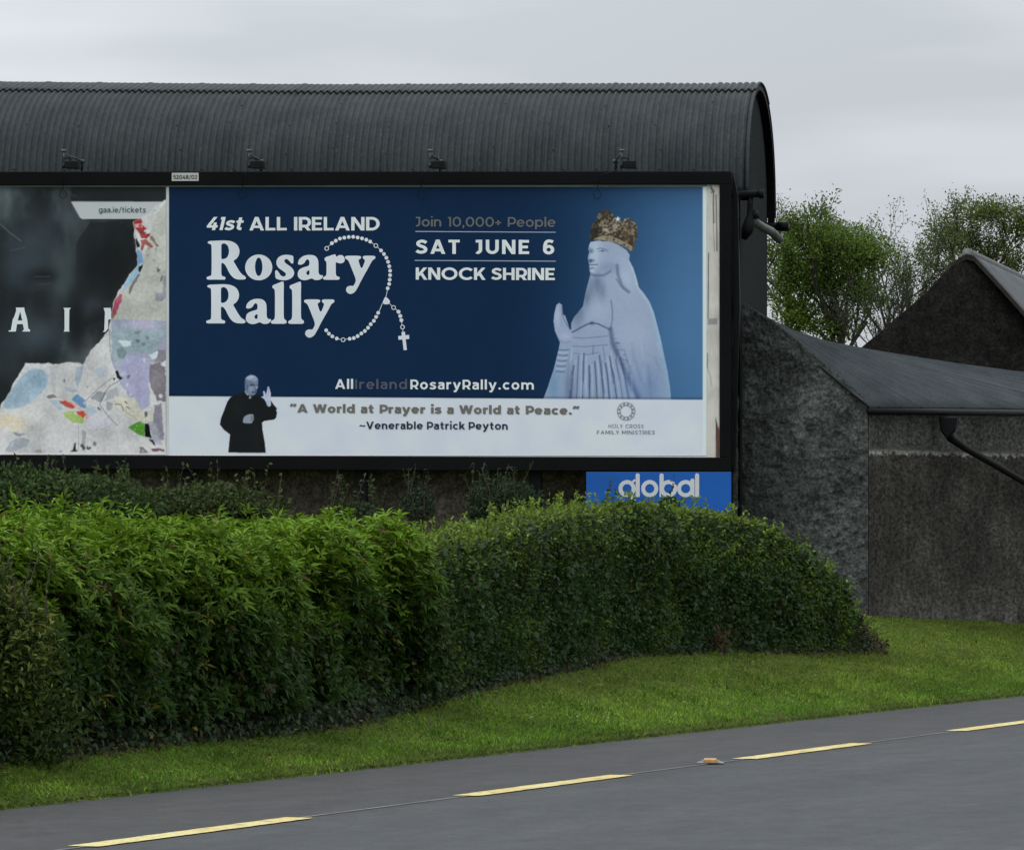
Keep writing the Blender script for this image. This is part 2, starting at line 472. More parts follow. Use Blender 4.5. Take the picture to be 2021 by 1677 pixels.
LINE_D = -2.14; LINE_S = .0066
def line_d(t): return -2.195 + LINE_S * (t - LINE_T0)
rot = math.atan2(RD[1], RD[0])
def road_sheet(name, t0, t1, d0, d1, z, mat_, parent=None, kind='structure'):
    me = bpy.data.meshes.new(name)
    tt = np.linspace(t0, t1, 60); V = [(t, d, 0) for d in (d0, d1) for t in tt]
    me.from_pydata(V, [], [tuple(int(i) for i in f) for f in grid_faces(2, 60)])
    me.materials.append(mat_)
    o = bpy.data.objects.new(name, me); COL.objects.link(o)
    o.location = (P0[0], P0[1], z); o.rotation_euler = (0, 0, rot)
    if parent is not None:
        o.parent = parent; o.matrix_parent_inverse = parent.matrix_world.inverted(); o.location = (0, 0, z); o.rotation_euler = (0, 0, 0)
    elif kind: o['kind'] = kind
    return o
# in the road's own axes +x runs along it and +y lies towards the verge
road = road_sheet('road', -300, 900, -11.7, LINE_D - 0.18, -0.003, M['lane'])
shoulder = road_sheet('road_shoulder', -300, 900, LINE_D - 0.28, -0.015, -0.007, M['shoulder'])

m, nt, b = new_mat('yellow_marking')
n1 = noise_node(nt, 9, 6, 0.7); n2 = noise_node(nt, 1.2, 3)
c = ramp(nt, n2.outputs['Fac'], [(0.35, (0.60, 0.46, 0.15)), (0.65, (0.64, 0.56, 0.24))])
n3 = noise_node(nt, 55, 4, 0.75)
e = mixc(nt, ramp(nt, n1.outputs['Fac'], [(0.36, (0.35, 0.38, 0.44)), (0.48, (1, 1, 1))]), ramp(nt, n3.outputs['Fac'], [(0.36, (0.45, 0.46, 0.5)), (0.46, (1, 1, 1))]), 1.0, 'MULTIPLY')
nt.links.new(mixc(nt, c, e, 1.0, 'MULTIPLY'), b.inputs['Base Color']); b.inputs['Roughness'].default_value = 0.7; M['yellow'] = m
M['faint'] = simple_mat('faint_joint', (0.19, 0.192, 0.195), 0.8, 0.35, 3)

def line_pt(u, v):
    Y = F * EYE / (v - HV); p = A(u, v, Y); return road_td(p[0], p[1])
def dash_poly(t0, t1, w):
    "worn thermoplastic dash with slightly ragged ends and edges"
    rr = np.random.RandomState(int(abs(t0) * 10)); n = 26; top = []; bot = []
    for i in range(n):
        t = t0 + (t1 - t0) * i / (n - 1)
        top.append((t + rr.uniform(-.01, .01), line_d(t) + w / 2 + rr.uniform(-.006, .006)))
        bot.append((t + rr.uniform(-.01, .01), line_d(t) - w / 2 + rr.uniform(-.006, .006)))
    return top, bot
dashes = [((-60, 1694), (-10, 1688)), ((146, 1668), (620, 1611)), ((902, 1566), (1250, 1526)), ((1450, 1495), (1718, 1465)), ((1868, 1441), (2110, 1411))]
LINE_T0 = line_pt(146, 1668)[0]
def add_dash(t0, t1):
    top, bot = dash_poly(t0, t1, 0.19)
    n = len(top); V = [(t, d, 0) for t, d in top + bot]
    me = bpy.data.meshes.new('line_marking'); me.from_pydata(V, [], [(i, i + n, i + n + 1, i + 1) for i in range(n - 1)])
    me.materials.append(M['yellow']); o = bpy.data.objects.new('line_marking', me); COL.objects.link(o)
    o.parent = shoulder; o.location = (0, 0, 0.007)
ps = [(line_pt(*a)[0], line_pt(*b2)[0]) for a, b2 in dashes[1:]]
per = (ps[-1][0] - ps[0][0]) / 3; ln = float(np.mean([b2 - a for a, b2 in ps[:3]])) * .985
print('line', [line_pt(*q)[1] for pr_ in dashes for q in pr_], per, ln)
for k in range(-3, 7):
    add_dash(ps[0][0] + per * k, ps[0][0] + per * k + ln)
for k in range(-1, 5):
    a = ps[0][0] + per * k + ln
    o = road_sheet('line_joint', a + 0.02, a + per - ln - 0.02, line_d(a + 1.4) - 0.010, line_d(a + 1.4) + 0.010, 0.0, M['faint'], None, None)
    o.parent = shoulder; o.location = (0, 0, 0.0062); o.rotation_euler = (0, 0, 0)

# amber road stud
q = A(1392, 1505, F * EYE / (1505 - HV))
ts_, _d = road_td(q[0], q[1])
sx, sy = road_xy(ts_, line_d(ts_)); sx, sy = float(sx), float(sy)
stud = thing('road_stud', (sx, sy, -0.004), 'amber reflective road stud set in the gap between two yellow road dashes', 'road stud')
M['stud'] = simple_mat('stud_case', (0.20, 0.195, 0.18), 0.6, 0.4, 30)
M['amber'] = simple_mat('amber', (0.44, 0.24, 0.08), 0.4, 0.3, 30, 0.4)
def loft(levels):
    V = []; n = len(levels[0][0])
    for pts, z in levels: V += [(x, y, z) for x, y in pts]
    Fc = [(l * n + i, l * n + (i + 1) % n, (l + 1) * n + (i + 1) % n, (l + 1) * n + i) for l in range(len(levels) - 1) for i in range(n)]
    Fc.append(tuple((len(levels) - 1) * n + i for i in range(n)))
    return V, Fc
def rect(cx, cy, hx, hy): return [(cx - hx, cy - hy), (cx + hx, cy - hy), (cx + hx, cy + hy), (cx - hx, cy + hy)]
V, Fc = loft([(rect(sx, sy, .10, .08), .005), (rect(sx, sy, .085, .07), .010), (rect(sx, sy, .055, .045), .024)])
bevel(mesh_obj('casing', V, Fc, M['stud'], stud), 0.003)
V, Fc = loft([(rect(sx - .004, sy - .075, .05, .022), .008), (rect(sx - .004, sy - .068, .05, .028), .030), (rect(sx - .004, sy - .05, .045, .022), .040)])
bevel(mesh_obj('reflector', V, Fc, M['amber'], stud), 0.003)

# ------------------------------------------------------------------ painting surface for printed posters
class Canvas:
    def __init__(s, us, vs, base):
        s.us, s.vs = np.asarray(us, float), np.asarray(vs, float)
        s.U, s.V = np.meshgrid(s.us, s.vs)
        s.C = np.zeros(s.U.shape + (3,)); s.C[:] = base
        s.du = np.gradient(s.us); s.dv = np.gradient(s.vs)
    def box(s, pts, pad):
        pts = np.asarray(pts, float)
        a = np.searchsorted(s.us, pts[:, 0].min() - pad); b2 = np.searchsorted(s.us, pts[:, 0].max() + pad)
        c = np.searchsorted(s.vs, pts[:, 1].min() - pad); d = np.searchsorted(s.vs, pts[:, 1].max() + pad)
        return slice(c, d), slice(a, b2)
    def mask(s, pts, ss=3):
        pts = np.asarray(pts, float); sl = s.box(pts, 3)
        U, V = s.U[sl], s.V[sl]; cov = np.zeros(U.shape)
        if U.size == 0: return sl, cov
        du = np.broadcast_to(s.du[sl[1]][None, :], U.shape); dv = np.broadcast_to(s.dv[sl[0]][:, None], U.shape)
        x0, y0 = pts[:, 0], pts[:, 1]; x1, y1 = np.roll(x0, -1), np.roll(y0, -1)
        for i in range(ss):
            for j in range(ss):
                u = U + ((i + .5) / ss - .5) * du; v = V + ((j + .5) / ss - .5) * dv
                ins = np.zeros(U.shape, bool)
                for a, b2, c, d in zip(x0, y0, x1, y1):
                    if b2 == d: continue
                    ins ^= ((b2 > v) != (d > v)) & (u < (c - a) * (v - b2) / (d - b2) + a)
                cov += ins
        return sl, cov / (ss * ss)
    def put(s, sl, al, col):
        col = np.asarray(col, float)
        s.C[sl] = s.C[sl] * (1 - al[..., None]) + col * al[..., None]
    def poly(s, pts, col, alpha=1.0, smooth=0, clip=None):
        if smooth: pts = chaikin(pts, smooth)
        sl, c = s.mask(pts)
        if clip is not None: c = c * clip[sl]
        s.put(sl, c * alpha, col); return sl, c
    def full_mask(s, pts, smooth=0):
        if smooth: pts = chaikin(pts, smooth)
        m_ = np.zeros(s.U.shape); sl, c = s.mask(pts); m_[sl] = c; return m_
    def line(s, pts, w, col, alpha=1.0, soft=1.0, clip=None):
        pts = np.asarray(pts, float); sl = s.box(pts, w + 3 * soft + 2); U, V = s.U[sl], s.V[sl]
        if U.size == 0: return
        d = np.full(U.shape, 1e9)
        for (a, b2), (c, e) in zip(pts[:-1], pts[1:]):
            L = (c - a) ** 2 + (e - b2) ** 2 + 1e-9
            t = np.clip(((U - a) * (c - a) + (V - b2) * (e - b2)) / L, 0, 1)
            d = np.minimum(d, np.hypot(U - a - t * (c - a), V - b2 - t * (e - b2)))
        al = alpha * np.clip(0.5 + (w / 2 - d) / (2 * soft), 0, 1)
        if clip is not None: al = al * clip[sl]
        s.put(sl, al, col)
    def blob(s, u, v, ru, rv, col, alpha, ang=0.0, clip=None):
        r = max(ru, rv) * 2.6
        sl = s.box([(u - r, v - r), (u + r, v + r)], 1); U, V = s.U[sl] - u, s.V[sl] - v
        if U.size == 0: return
        ca, sa = math.cos(ang), math.sin(ang)
        g = np.exp(-(((U * ca + V * sa) / ru) ** 2 + ((-U * sa + V * ca) / rv) ** 2))
        al = alpha * g
        if clip is not None: al = al * clip[sl]
        s.put(sl, al, col)
    def mesh(s, name, off, parent, K=print_albedo):
        nv, nu = s.U.shape
        n = (B0 @ E2) + off
        dx, dz = (s.U - CU) / F, (HV - s.V) / F
        Yd = n / (dx * E2[0] + E2[1])
        P = np.stack((dx * Yd, Yd, EYE + dz * Yd), -1).reshape(-1, 3)
        fc = grid_faces(nv, nu)[:, ::-1]
        return mesh_obj(name, P, fc, M['print'], parent, col=K(np.clip(s.C, 0, 255)).reshape(-1, 3))

def chaikin(p, n=2, closed=True):
    p = np.asarray(p, float)
    for _ in range(n):
        q = np.roll(p, -1, 0) if closed else p[1:]
        a = p if closed else p[:-1]
        r = np.empty((2 * len(a), 2)); r[0::2] = 0.75 * a + 0.25 * q; r[1::2] = 0.25 * a + 0.75 * q
        if not closed: r = np.vstack((p[:1], r, p[-1:]))
        p = r
    return p
def ragged(p, amp, step, seed):
    "break a closed polygon's edges into torn-paper jags"
    rr = np.random.RandomState(seed); out = []
    p = np.asarray(p, float); n = len(p)
    for i in range(n):
        a, c = p[i], p[(i + 1) % n]; L = np.hypot(*(c - a)); k = max(1, int(L / step))
        nn = np.array((-(c - a)[1], (c - a)[0])) / (L + 1e-9); off = 0
        for j in range(k):
            out.append(a + (c - a) * j / k + nn * (off if j else 0)); off = off * 0.6 + rr.normal(0, amp)
    return np.array(out)

# ------------------------------------------------------------------ flat lettering
# a drawn sans alphabet: every glyph is a set of thick strokes (cap height 1)
def arc(cx, cy, rx, ry, a0, a1, n=18):
    return [(cx + rx * math.cos(math.radians(a0 + (a1 - a0) * k / n)), cy + ry * math.sin(math.radians(a0 + (a1 - a0) * k / n))) for k in range(n + 1)]
def stroke_polys(pts, w):
    p = np.array(pts, float); out = []
    d = np.diff(p, axis=0); d = d / (np.linalg.norm(d, axis=1, keepdims=True) + 1e-9); nn = np.stack((-d[:, 1], d[:, 0]), 1)
    L = []; 
    for i in range(len(p)):
        if i == 0: m_ = nn[0]
        elif i == len(p) - 1: m_ = nn[-1]
        else:
            m_ = nn[i - 1] + nn[i]; m_ = m_ / (m_ @ nn[i] + 1e-6)
            q = np.linalg.norm(m_)
            if q > 1.6: m_ = m_ / q * 1.6
        L.append((p[i] + m_ * w / 2, p[i] - m_ * w / 2))
    return [[L[i][0], L[i + 1][0], L[i + 1][1], L[i][1]] for i in range(len(p) - 1)]
def glyph_strokes(ch, w):
    "list of polygon groups and the advance width"
    h = w / 2; X = .745; Q = []
    V = lambda x, y0=0., y1=1.: Q.append([[(x - h, y0), (x - h, y1), (x + h, y1), (x + h, y0)]])
    Hh = lambda y, x0, x1, t=.92: Q.append([[(x0, y - h * t), (x0, y + h * t), (x1, y + h * t), (x1, y - h * t)]])
    def D(p, q, k=1.0):
        L = math.hypot(q[0] - p[0], q[1] - p[1]); wx = k * w * L / abs(q[1] - p[1]) / 2
        Q.append([[(p[0] - wx, p[1]), (q[0] - wx, q[1]), (q[0] + wx, q[1]), (p[0] + wx, p[1])]])
    S = lambda pts, ww=1.0: Q.append(stroke_polys(pts, w * ww))
    dot = lambda x, y: Q.append([arc(x, y, h * 1.18, h * 1.18, 0, 340, 12)])
    bowl = lambda cx, cy, rx, ry, a0=0, a1=360: S(arc(cx, cy, rx - h, ry - h, a0, a1, 28))
    if ch == ' ': return Q, .30
    if ch == 'A': D((.10, 0), (.43, 1)); D((.76, 0), (.43, 1)); Hh(.27, .21, .65); return Q, .86
    if ch == 'L': V(h); Hh(h, h, .58); return Q, .58
    if ch == 'I': V(h); return Q, w
    if ch in 'RP':
        V(h); S([(h, 1 - h), (.38, 1 - h)] + arc(.38, (1.32 - h) / 2, .30 - h * .6, (.68 - h) / 2, 84, -84, 14) + [(.38, .32), (h, .32)])
        if ch == 'R': D((.60, 0), (.38, .36))
        return Q, .68 if ch == 'R' else .66
    if ch in 'EF':
        V(h); Hh(1 - h, h, .60); Hh(.50, h, .54)
        if ch == 'E': Hh(h, h, .61)
        return Q, .61
    if ch == 'N': V(h); V(.78 - h); D((h * 1.1, 1), (.78 - h * 1.1, 0)); return Q, .78
    if ch == 'M': V(h); V(.92 - h); D((h * 1.1, 1), (.46, .2)); D((.92 - h * 1.1, 1), (.46, .2)); return Q, .92
    if ch == 'D': V(h); S([(h, 1 - h), (.34, 1 - h)] + arc(.34, .5, .46 - h, .5 - h, 86, -86, 18) + [(.34, h), (h, h)]); return Q, .80
    if ch in 'Ss':
        pts = chaikin([(.60, .80), (.47, .905), (.30, .93), (.13, .84), (.10, .67), (.24, .555), (.46, .475), (.575, .33), (.53, .15), (.34, .07), (.16, .09), (.03, .20)], 3, False)
        pts = [(x, (y - .5) * (1 - w) / .86 + .5) for x, y in pts]
        if ch == 's': pts = [(x * .84, y * X) for x, y in pts]; S(pts, .92); return Q, .54
        S(pts); return Q, .65
    if ch == 'T': V(.33, 0, 1 - h); Hh(1 - h, 0, .66); return Q, .66
    if ch == 'J': Hh(1 - h, .12, .46); S([(.50 - h, 1), (.50 - h, .32)] + arc(.25, .32, .25 - h, .32 - h, -8, -122, 10)); return Q, .52
    if ch == 'U': S([(h, 1), (h, .40)] + arc(.38, .40, .38 - h, .40 - h, 188, 352, 16) + [(.76 - h, .40), (.76 - h, 1)]); return Q, .76
    if ch == 'K': V(h); D((h * 1.4, .30), (.62, 1)); D((.64, 0), (.33, .58)); return Q, .72
    if ch == 'O': bowl(.52, .5, .52, .515); return Q, 1.04
    if ch == 'C': bowl(.52, .5, .52, .515, 42, 318); return Q, .90
    if ch == 'H': V(h); V(.76 - h); Hh(.5, h, .76 - h); return Q, .76
    if ch == 'Y': D((.09, 1), (.36, .38)); D((.63, 1), (.36, .38)); V(.36, 0, .46); return Q, .72
    if ch == 'V': D((.09, 1), (.41, 0)); D((.73, 1), (.41, 0)); return Q, .82
    if ch == 'W': D((.09, 1), (.32, 0)); D((.57, 1), (.32, 0)); D((.57, 1), (.82, 0)); D((1.05, 1), (.82, 0)); return Q, 1.14
    if ch == '0': bowl(.37, .5, .37, .515); return Q, .74
    if ch == '1': V(.28 - h); Hh(1 - h, 0, .28 - h); return Q, .30
    if ch == '2': S(chaikin([(.05, .80), (.16, .92), (.32, .93), (.50, .82), (.48, .60), (.30, .38), (.07, h)], 2, False)); Hh(h, .04, .58); return Q, .60
    if ch == '4': D((.07, .28), (.40, 1)); Hh(.28, 0, .66); V(.46, 0, .58); return Q, .66
    if ch == '5': Hh(1 - h, .08, .54); D((.10, .50), (.14, 1)); S(chaikin([(.10, .56), (.32, .62), (.54, .50), (.54, .20), (.32, h), (.14, .1), (.03, .17)], 2, False)); return Q, .60
    if ch == '6': bowl(.33, .32, .33, .335); S(chaikin([(h * 1.05, .30), (h * 1.05, .62), (.20, .90), (.40, .94), (.58, .86)], 3, False)); return Q, .66
    if ch == '8': bowl(.32, .28, .32, .29); bowl(.32, .75, .28, .26); return Q, .64
    if ch == '/': D((.02, -.12), (.40, 1.06), .8); return Q, .42
    if ch == '+': Hh(.42, 0, .52, .85); V(.26, .16, .68); return Q, .52
    if ch == '.': dot(h * 1.2, h * 1.1); return Q, w * 1.2
    if ch == ',': dot(h * 1.2, h * 1.1); S([(h * 1.6, h), (h * .7, -w * 1.0)], .8); return Q, w * 1.2
    if ch == '~': S(chaikin([(.02, .36), (.12, .48), (.24, .48), (.40, .38), (.52, .38), (.62, .50)], 2, False), .7); return Q, .64
    if ch in '\u201c\u201d':
        for x in (.12, .40):
            if ch == '\u201c': S([(x + .06, 1.02), (x - .04, .82), (x, .70)], .95)
            else: S([(x, 1.0), (x + .03, .88), (x - .08, .68)], .95)
        return Q, .52
    # lower case
    r = .325; cy = X / 2
    if ch == 'o': bowl(.345, cy, .345, cy + .012); return Q, .69
    if ch == 'c': bowl(.345, cy, .345, cy + .012, 44, 316); return Q, .60
    if ch == 'e': bowl(.345, cy, .345, cy + .012, 2, 322); Hh(cy, h, .69 - h * .4, .75); return Q, .68
    if ch in 'bp':
        V(h, 0 if ch == 'b' else -.26, 1.04 if ch == 'b' else X); bowl(.36, cy, r + .02, cy + .012); return Q, .71
    if ch in 'dgq':
        bowl(.345, cy, r + .02, cy + .012)
        if ch == 'd': V(.70 - h, 0, 1.04)
        else: S([(.70 - h, X), (.70 - h, .02)] + arc(.36, .02, .34 - h, .28 - h, -6, -140, 12))
        return Q, .70
    if ch == 'a': V(.58 - h, 0, .46); S(chaikin([(.06, .62), (.20, X - h), (.42, X - h), (.58 - h, .60), (.58 - h, .40)], 3, False)); S(chaikin([(.58 - h, .42), (.26, .43), (h, .34), (h, .10), (.22, h * .8), (.44, h), (.58 - h, .20)], 3, False), .88); return Q, .58
    if ch in 'nmr':
        V(h, 0, X)
        if ch == 'r': S(chaikin([(h, .40), (.16, .62), (.28, X - h), (.42, X - h)], 2, False)); return Q, .42
        def arch(x0, x1): S([(x0, .36)] + arc((x0 + x1) / 2, .40, (x1 - x0) / 2, X - h - .40, 176, 4, 12) + [(x1, .36), (x1, 0)])
        arch(h, .63 - h)
        if ch == 'm': arch(.63 - h, 1.20 - w); return Q, 1.20 - h
        return Q, .63
    if ch == 'i': V(h, 0, X); dot(h, 1.0); return Q, w
    if ch == 'l': V(h, 0, 1.04); return Q, w
    if ch == 'k': V(h, 0, 1.04); D((h * 1.5, .22), (.50, X)); D((.54, 0), (.29, .44)); return Q, .60
    if ch == 't': S([(.20, .96), (.20, .20)] + arc(.38, .20, .18, .20 - h, 184, 280, 8)); Hh(X - h, 0, .44, .85); return Q, .46
    if ch == 'y': D((.08, X), (.34, 0)); S([(.60, X), (.34, .02), (.22, -.2), (.06, -.2)]); return Q, .67
    return Q, .3
def stroke_text(s, w, gap=.10, shear=0.0, word=.34):
    "polygons with a layer number each (strokes that cross lie on different layers)"
    x = 0; out = []
    for ch in s:
        if ch == ' ': x += word; continue
        Q, adv = glyph_strokes(ch, w)
        for li, grp in enumerate(Q):
            for p in grp: out.append(([(px + x + shear * py, py) for px, py in p], li))
        x += adv + gap
    return out
class Ink:
    "flat shapes in poster pixels gathered into one printed sheet"
    def __init__(s): s.P = []; s.F = []; s.lay = []; s.cur = 0
    def raw(s, UV, Fc, layer=None):
        layer = s.cur if layer is None else layer
        n = len(s.P); s.P += [tuple(p) for p in UV]; s.lay += [layer] * len(UV); s.F += [tuple(i + n for i in f) for f in Fc]
    def text(s, string, u0, u1, vcap, vbase, w=.19, gap=.10, shear=0.0, tilt=0.0, word=.34):
        T = stroke_text(string, w, gap, shear, word); xs = [p[0] for q, _ in T for p in q]; x0, x1 = min(xs), max(xs)
        for q, li in T:
            s.raw([(u0 + (x - x0) / (x1 - x0) * (u1 - u0), vbase - y * (vbase - vcap) + tilt * (x - x0) / (x1 - x0)) for x, y in q], [tuple(range(len(q)))], li)
    def poly(s, pts, holes=(), _i=None):
        from mathutils import Vector
        from mathutils.geometry import tessellate_polygon
        loops = [[Vector((p[0], p[1], 0)) for p in l] for l in [pts, *holes]]
        flat = [p for l in [pts, *holes] for p in l]
        tri = tessellate_polygon(loops)
        s.raw(flat, [tuple(t) for t in tri])
    def disc(s, u, v, r, n=14): s.raw([(u + r * math.cos(2 * math.pi * k / n), v + r * math.sin(2 * math.pi * k / n)) for k in range(n)], [tuple(range(n))])
    def ring(s, u, v, r0, r1, n=20, a0=0.0, a1=2 * math.pi):
        P = []; 
        for k in range(n + 1):
            a = a0 + (a1 - a0) * k / n
            P += [(u + r0 * math.cos(a), v + r0 * math.sin(a)), (u + r1 * math.cos(a), v + r1 * math.sin(a))]
        s.raw(P, [(2 * k, 2 * k + 1, 2 * k + 3, 2 * k + 2) for k in range(n)])
    def bar(s, p, q, w):
        p, q = np.array(p, float), np.array(q, float); d = (q - p) / np.linalg.norm(q - p); nn = np.array((-d[1], d[0])) * w / 2
        s.raw([p + nn, q + nn, q - nn, p - nn], [(0, 1, 2, 3)])
    def obj(s, name, off, m_, parent):
        P = [pp(u, v, off - .0003 * l_) for (u, v), l_ in zip(s.P, s.lay)]
        # face the camera
        Fc = []
        for f in s.F:
            a, b2, c = (np.array(s.P[i]) for i in f[:3])
            cr = (b2 - a)[0] * (c - a)[1] - (b2 - a)[1] * (c - a)[0]
            Fc.append(f if cr < 0 else f[::-1])
        return mesh_obj(name, P, Fc, m_, parent)
def word_inks(string, u0, u1, vcap, vbase, w=.19, gap=.10, shear=0.0, tilt=0.0, word=.34):
    T = stroke_text(string, w, gap, shear, word); xs = [p[0] for q, _ in T for p in q]; x0, x1 = min(xs), max(xs); out = []; done = 0
    for wd_ in [string[:i] for i, c in enumerate(string + ' ') if i == len(string) or c == ' ']:
        n_ = len(stroke_text(wd_, w, gap, shear, word)); k = Ink()
        for q, li in T[done:n_]:
            k.raw([(u0 + (x - x0) / (x1 - x0) * (u1 - u0), vbase - y * (vbase - vcap) + tilt * (x - x0) / (x1 - x0)) for x, y in q], [tuple(range(len(q)))], li)
        out.append(k); done = n_
    return out
def letter_obj(parent, m_, off, *args, name='lettering', **kw):
    for words in word_inks(*args, **kw): words.obj(name, off, m_, parent)

# ------------------------------------------------------------------ billboard
bb = thing('billboard', bl(-3.2, 0.0, 0.70), 'long black framed billboard with a torn dark poster beside a blue and white rally poster', 'billboard')
UL = -420                                               # the hoarding runs on past the left of the picture
fr = MB()
for uv in ([(UL, 339), (1443, 338), (1443, 364), (UL, 366)],):
    fr.slab(uv, 0.0, 0.20)
fr.slab([(UL, 896), (1443, 902.5), (1443, 930), (UL, 924)], 0.002, 0.20)
fr.slab([(1420, 364), (1443, 364), (1443, 902.5), (1420, 902.5)], 0.001, 0.20)
bevel(fr.obj('frame', M['black_paint'], bb), 0.008)
pn = MB(); pn.slab([(UL, 362), (1422, 361), (1422, 905), (UL, 899)], 0.050, 0.085)
pn.obj('panel', M['white_panel'], bb)
bk = MB(); bk.slab([(UL, 345), (1440, 345), (1440, 922), (UL, 917)], 0.0855, 0.12); bk.obj('backing', M['black_paint'], bb)
st = MB(); st.slab([(UL, 364.5), (1395, 364.5), (1395, 368.2), (UL, 368.5)], 0.036, 0.05); st.obj('top_strip', M['edge_strip'], bb)
for u in (24, 368, 712, 1056, 1434):
    lg = MB(); zt = pp(u, 921, 0.14)[2]; xa = (pp(u - 12, 900, 0.14) - B0) @ E1; xb = (pp(u + 12, 900, 0.14) - B0) @ E1
    lg.box_bl(xa, xb, 0.13, 0.26, 0.4, zt); bevel(lg.obj('leg', M['black_iron'], bb), 0.006)
# side return and the stub of structure to the right of the frame
sd = MB(); sd.slab([(1446, 340), (1456, 384), (1460, 600), (1450, 930), (1446, 930)], 0.10, 0.24); bevel(sd.obj('side_return', M['black_iron'], bb), 0.004)
# roofing hooks along the top edge
for k, u in enumerate((30, 215, 287, 400, 463, 577, 645, 752, 816, 936, 1002, 1113, 1178, 1303, 1370)):
    h = MB(); h.tube([pp(u - 4, 334, .05), pp(u, 334.5, .03), pp(u + 2, 339, .01), pp(u + 4, 341, .02)], 0.009, 6); h.obj('hook', M['black_iron'], bb)

# ---- rally poster
fine = 1.5
us = np.unique(np.round(np.concatenate((np.arange(333.5, 430, 6), np.arange(430, 552, 1.25), np.arange(552, 1062, 7), np.arange(1062, 1334, 1.25), np.arange(1334, 1388, 5), [1386.5, 1388, 1389.5, 1394.5])), 2))
vs = np.unique(np.round(np.concatenate((np.arange(369, 406, 3), np.arange(406, 897, 1.3), [897.5, 899.0])), 2))
cv = Canvas(us, vs, (18, 42, 74))
U, V = cv.U, cv.V
# printed blue ground: navy at left to sky blue round the statue's shoulder
g = np.clip((U - 985) / 400, 0, 1); g = g * g * (3 - 2 * g)
r_ = np.exp(-(((U - 1400) / 235) ** 2 + ((V - 640) / 330) ** 2))
k = np.clip(0.42 * g + 0.62 * r_ * g ** 0.4, 0, 1)[..., None]
navy = np.array((5, 32, 60.)); sky_ = np.array((64, 104, 143.))
cv.C = navy * (1 - k) + sky_ * k
band = np.clip((420 - V) / 60, 0, 1)[..., None]
cv.C = cv.C * (1 - 0.10 * band)
cv.C *= (1 + 0.06 * (fbm2(U, V, 60, 3, 2.0)[..., None] - 0.5))
# ---- statue
Z3 = lambda pts: [(1060 + x / 5.318, 400 + y / 5.318) for x, y in pts]
Z4 = lambda pts: [(1060 + x / 5.239, 600 + y / 5.239) for x, y in pts]
body = Z3([(560, 415), (640, 398), (760, 405), (850, 440), (940, 500), (973, 550), (965, 600), (1010, 690), (1045, 800), (1068, 890), (1120, 950), (1180, 1040), (1225, 1150), (1262, 1290), (1300, 1440)]) + \
       Z4([(1320, 560), (1350, 700), (1375, 860), (1385, 990), (1000, 990), (700, 990), (300, 990), (62, 985), (110, 860), (170, 680), (200, 560), (222, 470), (236, 400), (225, 370), (185, 280), (170, 180), (178, 100), (200, 10), (228, -12), (258, 10), (262, 60), (268, 110), (290, 118), (310, 180), (335, 250), (352, 272), (352, 200), (380, 140), (430, 80), (476, 20)]) + \
       Z3([(500, 990), (520, 900), (555, 770), (560, 735), (553, 720), (545, 640), (535, 600), (536, 560), (548, 520), (540, 490), (545, 450)])
sl, cmask = cv.poly(body, (136, 150, 180))
BM = np.zeros(U.shape); BM[sl] = cmask
top = Z3([(560, 415), (640, 398), (760, 405), (850, 440), (940, 500), (973, 550), (965, 600), (1010, 690), (1045, 800), (1068, 890)])
def L(z, pts, w, col, a, soft): cv.line(z(pts), w, col, a, soft, BM)
def Bz(z, x, y, rx, ry, col, a, ang=0.0):
    (u, v), = z([(x, y)]); s_ = 5.28; cv.blob(u, v, rx / s_, ry / s_, col, a, ang, BM)
LT, DK, MD, PU = (168, 182, 208), (70, 82, 116), (104, 116, 150), (140, 152, 182)
Bz(Z3, 610, 520, 80, 200, (160, 176, 200), .8)                  # lit face
Bz(Z3, 760, 520, 150, 130, (134, 146, 178), .5)
Bz(Z3, 930, 760, 110, 200, (150, 166, 194), .7, -.3)
Bz(Z3, 760, 680, 120, 60, (118, 128, 164), .6)
Bz(Z3, 630, 850, 50, 120, (92, 104, 136), .6)                             # throat
Bz(Z3, 690, 930, 40, 100, (100, 112, 144), .55)
Bz(Z3, 560, 900, 40, 140, (104, 118, 148), .6)
Bz(Z3, 780, 880, 60, 150, (140, 152, 182), .6)
L(Z3, [(560, 748), (610, 765), (700, 762), (770, 720)], 3.0, (84, 94, 128), .7, 2.5)   # jaw
L(Z3, [(840, 660), (850, 760), (890, 870), (960, 940)], 4.0, (84, 94, 130), .75, 3.0)  # veil fold
L(Z3, [(830, 800), (900, 900), (970, 935)], 2.0, (78, 88, 124), .6, 1.5)
L(Z3, [(980, 620), (1030, 760), (1062, 890)], 4.0, (170, 186, 206), .55, 2.5)
L(Z3, [(1080, 920), (1180, 1050), (1240, 1220), (1300, 1480)], 6.0, (150, 182, 206), .5, 3.5)
L(Z4, [(1200, 100), (1300, 480), (1350, 760), (1375, 980)], 7.0, (126, 160, 192), .5, 4.0)
